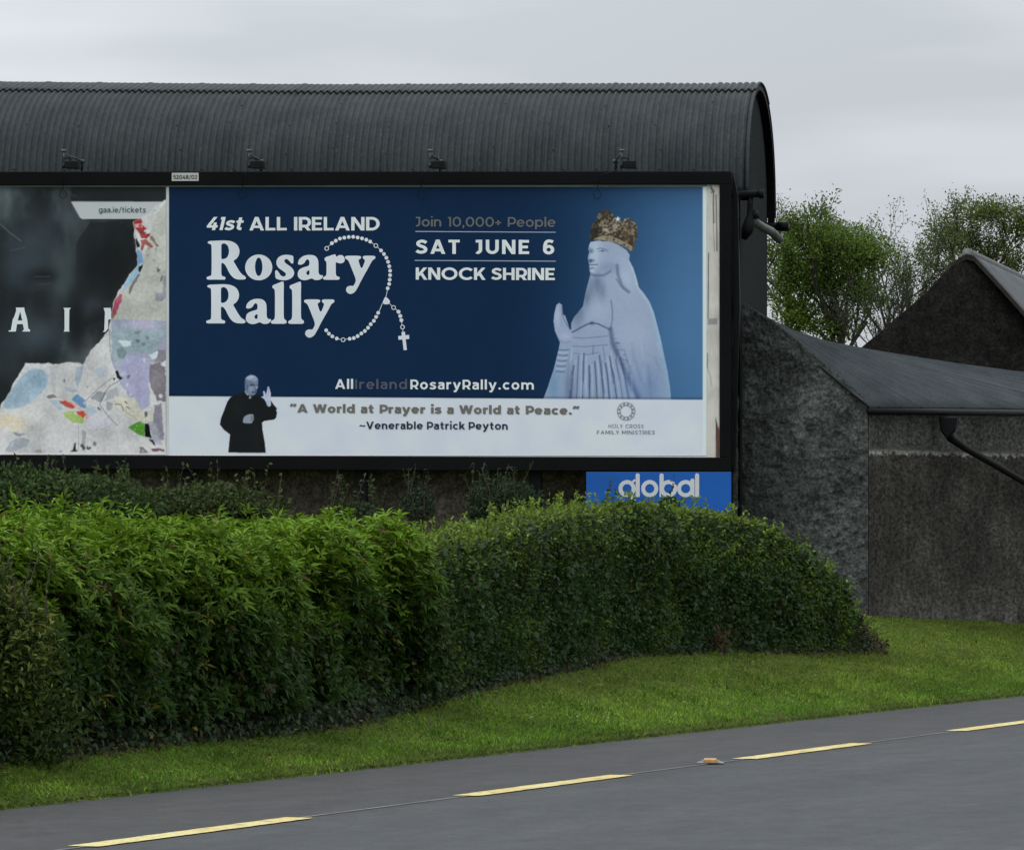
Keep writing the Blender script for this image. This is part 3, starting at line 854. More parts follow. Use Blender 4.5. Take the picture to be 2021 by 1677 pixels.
# eyes, nose, mouth
L(Z3, [(630, 488), (665, 478), (720, 490), (745, 510)], 1.3, (84, 96, 128), .9, .8)
L(Z3, [(650, 508), (685, 500), (715, 512)], 1.2, (86, 98, 130), .9, .8)
Bz(Z3, 686, 508, 14, 9, (80, 92, 124), .9)
Bz(Z3, 566, 506, 26, 24, (98, 112, 142), .95)
L(Z3, [(545, 470), (560, 480), (556, 520), (545, 560), (537, 600)], 1.3, (108, 122, 152), .7, 1.0)
Bz(Z3, 560, 612, 24, 18, (66, 78, 110), .9)
L(Z3, [(560, 598), (590, 600), (605, 612)], 1.2, (80, 92, 124), .9, .8)
L(Z3, [(550, 652), (590, 655), (632, 650)], 1.4, (68, 80, 112), .95, .8)
L(Z3, [(553, 688), (575, 692), (590, 680)], 1.6, (78, 90, 122), .9, .9)
Bz(Z3, 600, 668, 30, 10, (158, 172, 198), .7)
Bz(Z3, 585, 720, 34, 18, (162, 176, 200), .6)
# hand
L(Z3, [(258, 1090), (262, 1180), (300, 1260), (345, 1330)], 1.6, (88, 100, 136), .8, 1.0)
L(Z3, [(225, 1060), (215, 1160), (225, 1260)], 1.6, (120, 134, 166), .6, 1.5)
L(Z3, [(240, 1070), (238, 1180), (262, 1290)], 1.2, (112, 124, 158), .6, 1.0)
Bz(Z3, 215, 1180, 30, 110, (158, 170, 198), .6)
Bz(Z3, 300, 1400, 70, 40, (160, 164, 200), .6)
# chest, neckline, belt lines
Bz(Z3, 640, 1130, 130, 110, (148, 160, 190), .6)
Bz(Z3, 420, 1200, 60, 120, (112, 120, 156), .6)
L(Z3, [(370, 1360), (460, 1310), (530, 1275), (570, 1262), (630, 1268), (700, 1300), (770, 1335)], 2.2, (66, 74, 108), .85, 1.2)
Bz(Z3, 575, 1265, 20, 18, (74, 82, 116), .8)
L(Z3, [(776, 1030), (790, 1120), (790, 1230), (770, 1330)], 2.0, (92, 100, 140), .8, 1.4)
Bz(Z3, 1000, 1200, 170, 260, PU, .45)
for y0 in (1400, 1490):
    L(Z3, [(380, y0 + 15), (500, y0 + 22), (620, y0 + 10), (740, y0)], 1.4, (94, 102, 140), .7, 1.0)
L(Z4, [(380, 510), (520, 520), (640, 500)], 1.4, (94, 102, 140), .6, 1.0)
# fur edged cloak
L(Z4, [(760, 260), (780, 400), (830, 520), (890, 650), (960, 800), (1040, 960)], 6.0, (72, 82, 116), .8, 4.0)
L(Z4, [(800, 420), (870, 560), (950, 740), (1050, 950)], 10, (84, 100, 140), .45, 6)
rr = np.random.RandomState(5)
for k in range(70):
    t = rr.rand(); x = 780 + 130 * t + rr.normal(0, 8); y = 330 + 320 * t
    L(Z4, [(x, y), (x + rr.uniform(20, 60), y + rr.uniform(-14, 14))], .9, (72, 82, 116) if k % 2 else (150, 162, 190), .55, .7)
# pleats of the robe
for k in range(20):
    x0 = 350 + k * 27 + rr.uniform(-6, 6); x1 = 345 + k * 30 + rr.uniform(-10, 10) + (k - 9) * 4
    c_ = (84, 94, 130) if k % 2 else (158, 170, 198)
    L(Z4, [(x0, 500 + rr.uniform(0, 150)), ((x0 + x1) / 2, 740), (x1, 992)], 1.6 + rr.rand() * 1.6, c_, .55 + .25 * (k % 2), 1.2)
Bz(Z4, 340, 900, 50, 260, (84, 94, 128), .5)
Bz(Z4, 600, 960, 90, 40, (132, 134, 140), .35)
# sleeve
Bz(Z4, 170, 850, 60, 180, (112, 138, 172), .7)
for k in range(9):
    y = 470 + k * 28
    L(Z4, [(222 - k * 3, y), (270 - k * 2, y + 8), (330 - k * 6, y + 2)], 1.5, (72, 86, 118) if k % 2 == 0 else (162, 176, 202), .75, 1.0)
L(Z4, [(236, 380), (280, 400), (340, 390)], 1.4, (108, 118, 152), .6, 1.2)
Bz(Z4, 1000, 900, 200, 200, (118, 136, 176), .35)
# grain of the print
mean_ = np.array((128, 143, 170.))
for k in range(26):
    x0 = rr.uniform(360, 900); y0 = rr.uniform(420, 820); L(Z4, [(x0, y0), (x0 + rr.uniform(-8, 14) + (x0 - 560) * .10, y0 + rr.uniform(60, 200))], 1.0 + rr.rand(), (78, 90, 124) if k % 2 else (164, 176, 202), .5, .9)
for k in range(14):
    x0 = rr.uniform(850, 1250); y0 = rr.uniform(300, 800); L(Z4, [(x0, y0), (x0 + rr.uniform(20, 60), y0 + rr.uniform(100, 260))], 3.5, (112, 126, 160) if k % 2 else (156, 168, 196), .4, 3.0)
Bz(Z4, 1180, 860, 110, 200, (110, 128, 168), .5); Bz(Z4, 1000, 330, 200, 160, (150, 162, 190), .5)
Bz(Z3, 440, 1120, 60, 110, (104, 116, 148), .7); Bz(Z3, 520, 1000, 36, 90, (96, 110, 140), .7)
sm_ = mean_ + (cv.C - mean_) * 1.3 - np.array((5, 1, 9.)) - (np.clip((V - 600) / 190, 0, 1) * np.array((12, 9, 6.))[:, None, None]).transpose(1, 2, 0)
cv.C = cv.C * (1 - BM[..., None]) + sm_ * BM[..., None]
cv.C += (BM[..., None] * 9) * (fbm2(U, V, 2.4, 2, 9.0)[..., None] - 0.5)
# crown
crown = Z3([(556, 405), (553, 330), (575, 250), (620, 180), (650, 110), (690, 75), (745, 72), (790, 105), (800, 150), (850, 175), (900, 190), (980, 165), (1030, 210), (1050, 290), (1045, 380), (1015, 480), (985, 515), (940, 470), (850, 430), (760, 402), (650, 392), (580, 402)])
sl, cm = cv.poly(ragged(crown, 1.0, 5, 3), (98, 88, 66))
CM = np.zeros(U.shape); CM[sl] = cm
gold = fbm2(U, V, 3.4, 3, 4.0)[..., None]
tone = np.where(gold > .56, 1.0, 0.0)
cv.C = cv.C * (1 - CM[..., None]) + CM[..., None] * (np.array((70, 66, 57.)) * (0.35 + 1.1 * gold) + tone * np.array((44, 42, 37.)))
def Cz(x, y, rx, ry, col, a, ang=0.0):
    (u, v), = Z3([(x, y)]); cv.blob(u, v, rx / 5.3, ry / 5.3, col, a, ang, CM)
Cz(600, 320, 70, 130, (34, 34, 26), .85); Cz(720, 120, 60, 60, (52, 50, 40), .7); Cz(960, 300, 70, 110, (100, 86, 66), .5); Cz(980, 440, 40, 60, (56, 42, 30), .8)
bandp = Z3([(570, 392), (680, 346), (760, 350), (860, 385), (950, 430), (1010, 465), (985, 510), (930, 465), (850, 425), (760, 400), (650, 390)])
cv.poly(bandp, (136, 131, 112), .85, 1)
for x, y, r, c_ in ((735, 374, 14, (86, 82, 62)), (806, 390, 11, (10, 10, 10)), (772, 380, 6, (80, 76, 58)), (850, 410, 10, (92, 86, 62)), (915, 442, 11, (26, 24, 20)), (955, 470, 9, (70, 62, 46)), (880, 240, 10, (16, 16, 14)), (820, 248, 8, (20, 20, 18)), (740, 225, 9, (30, 28, 22)), (732, 168, 9, (28, 26, 22)), (866, 312, 9, (18, 17, 14)), (980, 212, 9, (24, 24, 22)), (850, 200, 10, (30, 32, 34)), (970, 262, 8, (40, 36, 30))):
    Cz(x, y, r, r, c_, .95)
cv.blob(*Z3([(820, 240)])[0], 5, 7, (176, 168, 148), .6, 0, CM); cv.blob(*Z3([(720, 290)])[0], 5, 3, (190, 184, 160), .7, .4, CM); cv.blob(*Z3([(660, 235)])[0], 2, 4, (150, 140, 118), .7, 0, CM)
def star(x, y, r, col):
    (u, v), = Z3([(x, y)]); cv.poly([(u + (r if k % 2 == 0 else r * .42) * math.sin(math.pi * k / 5), v - (r if k % 2 == 0 else r * .42) * math.cos(math.pi * k / 5)) for k in range(10)], col)
star(848, 172, 6.0, (190, 202, 206)); star(925, 182, 3.6, (140, 150, 156))
# ---- white foot of the poster with the division line
dv_ = 781.5 + (U - 333) * (7.2 / 1054)
al = np.clip((V - dv_) / 1.6 + .5, 0, 1)[..., None]
paper = np.array((178, 190, 205.)) + (fbm2(U, V, 45, 4, 6.0)[..., None] - 0.5) * 13
cv.C = cv.C * (1 - al) + paper * al
dk = np.exp(-((V - dv_ + 2) / 2.2) ** 2)[..., None] * 0.25
cv.C *= 1 - dk
# white right margin
al = np.clip((U - 1387) / 1.5 + .5, 0, 1)[..., None]
cv.C = cv.C * (1 - al) + np.array((182, 200, 214.)) * al
al = np.clip((V - 896.5) / 1.2 + .5, 0, 1)[..., None]; cv.C = cv.C * (1 - al * .6) + np.array((206, 206, 204.)) * al * .6
# ---- man in black printed over the division
Z5 = lambda pts: [(420 + x / 9.32, 720 + y / 9.32) for x, y in pts]
halo = Z5([(255, 560), (210, 760), (140, 960), (118, 1095), (180, 1190), (300, 1290), (270, 1625), (990, 1625), (925, 1060), (1000, 1030), (1170, 1005), (1200, 850), (1060, 640), (1060, 560)])
robe = Z5([(590, 495), (500, 530), (390, 565), (320, 600), (265, 680), (210, 830), (150, 980), (130, 1095), (200, 1190), (318, 1280), (300, 1450), (285, 1612), (975, 1616), (955, 1420), (915, 1200), (905, 1060), (950, 1030), (1130, 1005), (1165, 970), (1182, 880), (1165, 830), (1185, 805), (1120, 730), (1070, 660), (1040, 610), (960, 640), (900, 590), (800, 560), (700, 560)])
cv.poly(robe, (15, 20, 22), 1.0)
RM = cv.full_mask(robe)
Bq = lambda x, y, rx, ry, col, a, ang=0.0, clip=None: cv.blob(*Z5([(x, y)])[0], rx / 9.32, ry / 9.32, col, a, ang, clip)
Bq(450, 800, 120, 160, (22, 28, 30), .6, 0, RM); Bq(800, 1300, 90, 260, (22, 27, 29), .5, 0, RM)
head = Z5([(600, 470), (588, 400), (590, 290), (610, 225), (670, 190), (710, 178), (740, 190), (800, 215), (838, 270), (832, 350), (836, 410), (812, 450), (800, 520), (740, 570), (680, 580), (620, 530)])
cv.poly(head, (112, 126, 150), 1, 1); HM = cv.full_mask(head, 1)
Bq(660, 240, 70, 40, (160, 174, 194), .8, 0, HM); Bq(770, 270, 60, 40, (140, 154, 182), .7, 0, HM)
Bq(600, 380, 16, 60, (92, 106, 132), .8, 0, HM); Bq(640, 400, 22, 50, (58, 70, 94), .8, 0, HM); Bq(700, 320, 70, 16, (84, 98, 124), .7, .1, HM)
Bq(690, 440, 50, 60, (138, 152, 172), .6, 0, HM); Bq(730, 366, 40, 14, (30, 38, 54), 1.0, .15, HM); Bq(815, 370, 20, 12, (66, 76, 98), .8, 0, HM)
Bq(790, 470, 16, 20, (70, 80, 100), .7, 0, HM); Bq(760, 505, 44, 11, (40, 46, 60), 1.0, .05, HM); Bq(720, 560, 40, 16, (70, 80, 98), .6, 0, HM); Bq(800, 410, 14, 30, (156, 168, 186), .7, 0, HM)
Bq(600, 300, 24, 60, (86, 98, 120), .8, 0, HM); Bq(625, 470, 30, 70, (92, 104, 126), .7, 0, HM); Bq(830, 320, 18, 60, (92, 106, 132), .7, 0, HM); Bq(700, 225, 90, 22, (178, 188, 204), .7, -.15, HM)
for k, (xa, ya, xb, yb_) in enumerate(((610, 250, 660, 205), (620, 290, 680, 225), (700, 200, 780, 215), (640, 330, 690, 290), (760, 215, 825, 260), (600, 330, 622, 280))): cv.line(Z5([(xa, ya), ((xa + xb) / 2 + 6, (ya + yb_) / 2 - 6), (xb, yb_)]), 1.1, (84, 96, 118) if k % 2 else (172, 182, 198), .4, .6, HM)
Bq(690, 385, 14, 8, (24, 30, 42), 1, 0, HM); Bq(818, 384, 9, 7, (30, 36, 48), 1, 0, HM); cv.line(Z5([(770, 380), (786, 440), (806, 462), (780, 474)]), 1.1, (66, 76, 94), .9, .6, HM); cv.line(Z5([(640, 560), (700, 578), (770, 560)]), 1.6, (58, 66, 84), .8, .8, HM); cv.line(Z5([(735, 470), (720, 520)]), 1.0, (84, 94, 112), .8, .6, HM)
hm_ = np.array((116, 128, 148.)); cv.C = cv.C * (1 - HM[..., None]) + (hm_ - 8 + (cv.C - hm_) * 1.1) * HM[..., None]
cv.line(Z5([(700, 175), (660, 200), (605, 250)]), 1.0, (70, 82, 104), .5, .7, HM)
cv.line(Z5([(594, 478), (612, 520), (640, 552)]), 1.6, (170, 178, 186), .9, .6)
Bq(685, 600, 18, 18, (196, 202, 204), 1.0)
hand = Z5([(925, 480), (950, 480), (975, 545), (995, 480), (1010, 400), (1030, 398), (1050, 460), (1066, 520), (1066, 640), (1072, 750), (1040, 768), (1005, 755), (980, 690), (945, 620), (900, 600), (898, 582), (935, 575)])
cv.poly(hand, (162, 172, 196)); 
cv.line(Z5([(1022, 430), (1018, 520), (1020, 560)]), .8, (96, 104, 134), .8, .5); cv.line(Z5([(975, 682), (1060, 668)]), .8, (100, 106, 128), .8, .5)
cv.line(Z5([(975, 545), (985, 600)]), .8, (100, 108, 136), .7, .5); Bq(1030, 725, 26, 30, (150, 154, 160), .6)
fist = Z5([(552, 1050), (560, 980), (600, 930), (680, 902), (740, 912), (760, 930), (735, 945), (765, 962), (745, 985), (760, 1010), (735, 1030), (725, 1070), (640, 1078), (570, 1068)])
cv.poly(fist, (122, 132, 146), 1, 1)
for pts in ([(700, 945), (745, 952)], [(705, 980), (750, 990)], [(700, 1015), (740, 1020)]): cv.line(Z5(pts), 1.0, (30, 36, 42), .9, .6)
rally = cv.mesh('rally_poster', 0.044, bb)

# ---- headline in soft serif letters
ZR = lambda pts: [(380 + x / 5.0525, 400 + y / 5.0525) for x, y in pts]
G = {}
G['R'] = ([(152, 383), (230, 380), (320, 376), (390, 384), (445, 415), (470, 470), (465, 520), (440, 560), (405, 580), (425, 610), (455, 665), (490, 715), (532, 738), (532, 765), (480, 769), (425, 762), (385, 730), (355, 680), (330, 625), (305, 602), (287, 602), (287, 640), (287, 705), (290, 728), (310, 736), (329, 741), (329, 768), (290, 768), (235, 767), (140, 769), (140, 742), (160, 736), (186, 728), (190, 700), (191, 560), (190, 430), (182, 414), (152, 408)],
          [[(287, 412), (320, 404), (350, 425), (365, 470), (360, 520), (340, 552), (310, 564), (287, 564), (287, 520), (287, 460)]])
el = lambda cx, cy, rx, ry, n=28, a=0.0: [(cx + rx * math.cos(2 * math.pi * k / n) + a * ry * math.sin(2 * math.pi * k / n), cy + ry * math.sin(2 * math.pi * k / n)) for k in range(n)]
G['o'] = (el(660, 646, 136, 129), [el(660, 640, 37, 92)])
G['s'] = ([(1006, 532), (1006, 570), (1006, 606), (985, 609), (965, 580), (940, 560), (918, 568), (914, 592), (940, 614), (985, 642), (1014, 682), (1012, 722), (985, 757), (930, 776), (870, 771), (828, 757), (824, 720), (823, 675), (842, 674), (858, 692), (878, 726), (907, 740), (928, 730), (932, 706), (905, 684), (860, 655), (837, 620), (835, 580), (855, 544), (900, 522), (950, 519), (985, 526)], [])
G['a'] = ([(1050, 600), (1065, 560), (1110, 528), (1170, 519), (1225, 529), (1254, 570), (1256, 640), (1256, 700), (1270, 724), (1302, 722), (1298, 750), (1262, 773), (1215, 772), (1190, 752), (1150, 770), (1105, 776), (1060, 757), (1045, 715), (1058, 670), (1100, 646), (1150, 634), (1165, 622), (1166, 580), (1148, 562), (1128, 575), (1118, 602), (1085, 620), (1053, 618)], [[(1166, 670), (1140, 684), (1132, 708), (1148, 724), (1167, 716)]])
G['r'] = ([(1316, 548), (1360, 533), (1400, 520), (1427, 513), (1430, 545), (1460, 522), (1500, 524), (1520, 560), (1512, 596), (1475, 609), (1440, 598), (1428, 590), (1428, 640), (1428, 718), (1440, 736), (1468, 740), (1468, 771), (1380, 769), (1301, 770), (1301, 742), (1328, 734), (1336, 706), (1336, 650), (1336, 604), (1332, 585), (1317, 576)], [])
G['y'] = ([(1519, 530), (1600, 529), (1681, 530), (1680, 558), (1654, 568), (1660, 600), (1685, 668), (1714, 600), (1722, 572), (1698, 558), (1698, 530), (1760, 529), (1824, 530), (1822, 560), (1792, 574), (1765, 630), (1700, 742), (1650, 842), (1620, 892), (1580, 914), (1545, 902), (1527, 870), (1540, 838), (1575, 826), (1602, 834), (1622, 800), (1631, 770), (1600, 690), (1565, 602), (1550, 572), (1521, 559)], [])
G['l'] = ([(795, 826), (830, 812), (860, 800), (897, 785), (911, 790), (909, 900), (909, 1030), (909, 1130), (914, 1162), (939, 1176), (938, 1208), (860, 1207), (781, 1208), (783, 1178), (814, 1166), (822, 1134), (822, 1030), (822, 900), (818, 862), (796, 852)], [])
head_ink = Ink()
def glyph(ch, dx, dy):
    o, hs = G[ch]
    tr = lambda l: [(380 + (x + dx) / 5.0525, 400 + (y + dy) / 5.0525) for x, y in chaikin(l, 2)]
    head_ink.poly(tr(o), [tr(h) for h in hs])
for ch in 'Rosary': glyph(ch, 0, 0)
glyph('R', -4, 436); glyph('a', -517, 437); glyph('l', 0, 0); glyph('l', 172, 1); glyph('y', -408, 435)
head_ink.obj('headline', 0.0400, M['letter_serif'], rally)
# ---- rosary
ro = Ink()
beads = [(1390, 405), (1429, 380), (1470, 359), (1513, 350), (1558, 343), (1602, 341), (1646, 348), (1690, 357), (1733, 370), (1772, 389), (1880, 478), (1909, 513), (1933, 550), (1950, 591), (1962, 635), (1970, 679), (1970, 723), (1966, 768), (1961, 811), (1946, 854), (1851, 1098), (1831, 1139), (1808, 1178), (1777, 1212), (1750, 1247), (1718, 1279), (1683, 1304), (1646, 1330), (1608, 1350), (1567, 1357), (1438, 1354), (1394, 1333), (1360, 1306), (1333, 1273)]
ro.cur = 3
for x, y in ZR(beads): ro.disc(x, y, 3.7)
for x, y in ZR([(1338, 457), (1828, 429), (1502, 1367), (2005, 1046)]): ro.ring(x, y, 3.0, 4.5)
ZS = lambda pts: [(780 + x / 5.0525, 400 + y / 5.0525) for x, y in pts]
for x, y in ZS([(33, 1088), (51, 1130), (61, 1172)]): ro.disc(x, y, 3.9)
x, y = ZS([(73, 1240)])[0]; ro.ring(x, y, 3.0, 4.6)
ro.cur = 0
for a, b2 in ([(1352, 440), (1390, 405)], [(1390, 405), (1429, 380)], [(1772, 389), (1812, 418)], [(1845, 444), (1880, 478)], [(1946, 860), (1928, 940)], [(1895, 1000), (1862, 1082)], [(1567, 1357), (1522, 1362)], [(1480, 1364), (1438, 1354)], [(1960, 1004), (1990, 1030)]):
    ro.bar(*ZR([a, b2]), 1.1)
for a, b2 in ([(5, 1060), (33, 1088)], [(61, 1172), (68, 1220)], [(76, 1262), (78, 1290)]): ro.bar(*ZS([a, b2]), 1.2)
ro.poly(chaikin(ZR([(1922, 935), (1950, 955), (1972, 985), (1960, 1012), (1915, 1015), (1893, 1000), (1905, 970)]), 1))
ro.poly(ZS([(62, 1290), (98, 1287), (100, 1322), (138, 1318), (140, 1358), (104, 1362), (117, 1468), (84, 1471), (72, 1364), (33, 1367), (30, 1330), (66, 1326)]))
ro.obj('printed_rosary', 0.0402, M['letter_serif'], rally)
# ---- other lines
T_ = lambda *a, **k: letter_obj(rally, *a, **k)
T_(M['letter_white'], 0.0398, '41st', 407.3, 481.3, 428.4, 454.3, w=.20, gap=.09, shear=0.2)
T_(M['letter_white'], 0.0398, 'ALL IRELAND', 492, 749.3, 428.4, 455, w=.195, gap=.085)
T_(M['letter_gray'], 0.0398, 'Join 10,000+ People', 820.6, 1096.3, 428.2, 447.2, w=.15, gap=.11, tilt=0.8, word=.46)
T_(M['letter_white'], 0.0398, 'SAT JUNE 6', 820, 1094, 472.8, 501, w=.205, gap=.19, tilt=0.9, word=.62)
T_(M['letter_white'], 0.0398, 'KNOCK SHRINE', 820.6, 1095, 528, 552, w=.20, gap=.085, tilt=1.0)
T_(M['letter_white'], 0.0398, 'All', 661.4, 697, 748.3, 767.3, w=.19, gap=.15)
T_(M['letter_dim'], 0.0398, 'Ireland', 701, 803.5, 748.6, 767.6, w=.165, gap=.19)
T_(M['letter_white'], 0.0398, 'RosaryRally.com', 810, 1053.6, 749, 768, w=.185, gap=.17, tilt=0.8)
T_(M['letter_olive'], 0.0398, '\u201cA World at Prayer is a World at Peace.\u201d', 572, 1143.6, 797, 814, w=.235, gap=.10, tilt=4.2, word=.40)
T_(M['letter_navy'], 0.0398, '~Venerable Patrick Peyton', 709, 1002, 831.6, 846.4, w=.195, gap=.12, tilt=1.2)
T_(M['letter_small'], 0.0398, 'HOLY CROSS', 1201, 1270, 836.8, 844.2, w=.13, gap=.24, tilt=.4, word=.55)
T_(M['letter_small'], 0.0398, 'FAMILY MINISTRIES', 1178, 1292.5, 849, 856.4, w=.13, gap=.20, tilt=.4, word=.45)
ru = Ink(); ru.bar((820, 457), (1097, 458.6), 1.7); ru.bar((818.5, 514), (1097, 515.6), 1.7); ru.obj('printed_rule', 0.0399, M['rule'], rally)
em = Ink()
for k in range(12):
    a = 2 * math.pi * k / 12
    em.ring(1235.6 + 14.6 * math.cos(a), 811.5 + 14.6 * math.sin(a), 2.6, 3.5, 12)
    a += math.pi / 12
    em.ring(1235.6 + 16.4 * math.cos(a), 811.5 + 16.4 * math.sin(a), 1.5, 2.3, 10)
    em.ring(1235.6 + 12.0 * math.cos(a), 811.5 + 12.0 * math.sin(a), 1.1, 1.8, 10)
em.obj('printed_emblem', 0.0399, M['letter_small'], rally)

# ---- old paper edge right of the rally poster
us = np.arange(1394.8, 1420.6, 1.3); vs = np.unique(np.concatenate((np.arange(365, 903, 1.6),)))
cv = Canvas(us, vs, (168, 170, 164)); U, V = cv.U, cv.V
cv.C += (fbm2(U, V, 30, 4, 1.0)[..., None] - .5) * 40 + (fbm2(U * 3, V, 12, 3, 2.0)[..., None] - .5) * 18
cv.poly([(1394, 800), (1411, 780), (1411, 903), (1394, 903)], (176, 178, 172), .6)
for pts, w, c_, a in (([(1403, 372), (1408, 380), (1408, 410), (1409, 440)], 2.2, (60, 62, 60), .8), ([(1413, 385), (1414, 420), (1415, 495)], 2.2, (70, 72, 70), .8), ([(1407, 400), (1408, 450), (1410, 496)], 1.3, (88, 90, 86), .7),
                      ([(1398.5, 500), (1397.5, 628)], 1.6, (50, 52, 52), .85), ([(1396, 697), (1396, 726)], 1.5, (60, 62, 60), .8), ([(1397, 728), (1402, 745), (1404, 760)], 1.2, (110, 112, 108), .7), ([(1402, 368), (1410, 378), (1404, 380)], 3, (80, 82, 78), .7)):
    cv.line(pts, w, c_, a, .6)
cv.poly([(1397, 629), (1416, 628), (1416, 640), (1397, 641)], (120, 122, 122), .9)
cv.poly([(1412, 822), (1416, 838), (1420, 850), (1421, 903), (1413, 903)], (74, 62, 58), .95)
cv.poly([(1416, 842), (1421, 850), (1421, 880), (1416, 880)], (104, 62, 52), .7)
cv.mesh('old_paper', 0.0455, bb)

# ---- torn dark poster on the left
us = np.arange(-420, 328, 2.0); us = np.unique(np.concatenate((np.arange(-420, -40, 8.0), np.arange(-40, 328.5, 1.5)))); vs = np.arange(369, 897.5, 1.6)
cv = Canvas(us, vs, (30, 38, 42)); U, V = cv.U, cv.V
n_a = fbm2(U, V * .7, 85, 5, 3.0); n_b = fbm2(U, V, 28, 4, 5.0); n_c = fbm2(U * 2.2, V * .6, 40, 4, 8.0)
k = np.clip((n_a - .38) * 3.4, 0, 1)[..., None]; k2 = np.clip((n_b - .45) * 2.4, 0, 1)[..., None]; k3 = np.clip((n_c - .45) * 2, 0, 1)[..., None]
cv.C = np.array((26, 32, 34.)) * (1 - .95 * k) + np.array((88, 102, 106.)) * .95 * k
cv.C = cv.C * (1 - .35 * k2) + np.array((66, 80, 86.)) * .35 * k2
cv.C *= (.82 + .3 * k3)
# broad shapes of the dark artwork
cv.poly([(140, 369), (328, 369), (328, 397), (140, 397)], (24, 29, 31), .85)
cv.poly([(150, 440), (262, 436), (262, 520), (230, 580), (205, 600), (150, 600)], (20, 26, 28), .65, 1)
for u, v, ru_, rv_, c_, a in ((70, 480, 60, 70, (58, 70, 78), .45), (125, 545, 28, 60, (84, 100, 104), .45), (40, 530, 40, 40, (54, 68, 78), .5), (85, 545, 32, 16, (22, 26, 28), .8), (85, 560, 22, 8, (40, 46, 50), .6), (130, 430, 26, 20, (60, 72, 80), .45), (20, 640, 30, 60, (24, 30, 34), .6), (70, 660, 50, 40, (66, 82, 92), .5), (180, 600, 24, 20, (64, 70, 84), .4), (150, 640, 18, 60, (18, 22, 24), .7), (20, 700, 30, 50, (40, 50, 56), .5), (200, 520, 50, 60, (16, 20, 22), .6)):
    cv.blob(u, v, ru_, rv_, c_, min(1, a + .15))
for pts, w, c_, a in (([(0, 442), (20, 460), (42, 476)], 2.0, (88, 98, 104), .7), ([(20, 495), (50, 488)], 1.6, (80, 92, 96), .5), ([(70, 546), (98, 546)], 2.0, (72, 80, 84), .6), ([(75, 562), (100, 560)], 1.6, (66, 74, 76), .5), ([(128, 372), (140, 384), (150, 388)], 2, (66, 76, 78), .6)):
    cv.line(pts, w, c_, a, .9)
cv.poly([(140, 398), (324, 398.5), (324, 400), (292, 428), (275, 432), (163, 432.5), (158, 430)], (162, 170, 172), 1.0)
# torn-off paper: everything to the right and below the rip
Z7 = lambda pts: [(x / 5.591, 330 + y / 5.591) for x, y in pts]
Z8 = lambda pts: [(x / 5.591, 620 + y / 5.591) for x, y in pts]
rip = Z7([(1845, 355), (1790, 390), (1720, 430), (1650, 515), (1560, 560), (1470, 600), (1480, 720), (1500, 860), (1515, 960), (1520, 1080), (1430, 1180), (1370, 1290), (1300, 1380), (1260, 1470), (1235, 1590), (1225, 1680)]) + \
      Z8([(1200, 180), (1110, 290), (1000, 400), (915, 560), (870, 538), (560, 546), (280, 538), (250, 600), (200, 690), (130, 800), (60, 940), (0, 1040), (-180, 1300), (-180, 1560), (1840, 1560)])
rip = ragged(rip, .9, 5, 11)
TM = cv.full_mask(rip)
base = np.array((176, 181, 182.)) + (fbm2(U, V, 60, 4, 12.0)[..., None] - .5) * 26
lav = np.clip((fbm2(U, V, 42, 4, 15.0) - .46) * 6, 0, 1)[..., None]
cv.C = cv.C * (1 - TM[..., None]) + base * TM[..., None]
cl = dict(clip=TM)
def P7(pts, col, a=1.0, sm=0, amp=.8, seed=1): cv.poly(ragged(Z7(pts), amp, 4, seed), col, a, sm, TM)
def P8(pts, col, a=1.0, sm=0, amp=.8, seed=1): cv.poly(ragged(Z8(pts), amp, 4, seed), col, a, sm, TM)
# upper strip: grey-beige backing, lilac and sage layers lower down
P7([(1700, 560), (1845, 380), (1845, 1700), (1240, 1700), (1330, 1380), (1500, 1200), (1590, 1000)], (160, 166, 158), .7)
P8([(1225, 60), (1840, 70), (1840, 380), (1700, 560), (1640, 760), (1660, 1000), (1560, 1060), (1320, 760), (1230, 500)], (140, 148, 168), .95, seed=4)
P8([(1240, 130), (1820, 190), (1750, 330), (1700, 430), (1480, 410), (1300, 560), (1230, 480)], (132, 154, 160), .8, seed=5)
P8([(1450, 70), (1700, 65), (1690, 150), (1500, 160)], (160, 158, 184), .8, seed=6)
P8([(1380, 440), (1640, 470), (1650, 1000), (1560, 1050), (1320, 740)], (148, 152, 180), .9, seed=7)
P8([(1650, 540), (1830, 560), (1830, 960), (1740, 960), (1660, 800)], (102, 98, 106), .9, amp=1.4, seed=8)
P8([(1740, 390), (1830, 400), (1830, 520), (1700, 540)], (116, 114, 124), .9, seed=9)
P8([(1700, 1000), (1780, 980), (1815, 1380), (1740, 1370), (1690, 1200)], (112, 110, 126), .85, amp=1.2, seed=10)
P8([(1640, 1180), (1720, 1200), (1800, 1440), (1690, 1440)], (140, 146, 160), .8, seed=12)
P8([(1300, 290), (1450, 290), (1450, 350), (1370, 360)], (188, 204, 212), .9, seed=13)
P8([(1640, 450), (1740, 400), (1730, 480), (1690, 500)], (186, 202, 210), .9, seed=14)
P8([(1770, 560), (1830, 500), (1830, 580)], (190, 206, 212), .9, seed=15)
P8([(1290, 380), (1350, 360), (1400, 430), (1360, 500), (1300, 470)], (104, 124, 128), .9, seed=16)
P8([(1480, 190), (1550, 190), (1530, 235), (1480, 220)], (112, 122, 128), .9, seed=17)
for x, y in ((1520, 295), (1580, 330), (1625, 262)): P8([(x - 22, y - 18), (x + 18, y - 16), (x + 24, y + 14), (x - 6, y + 20)], (100, 116, 124), .9, seed=int(x))
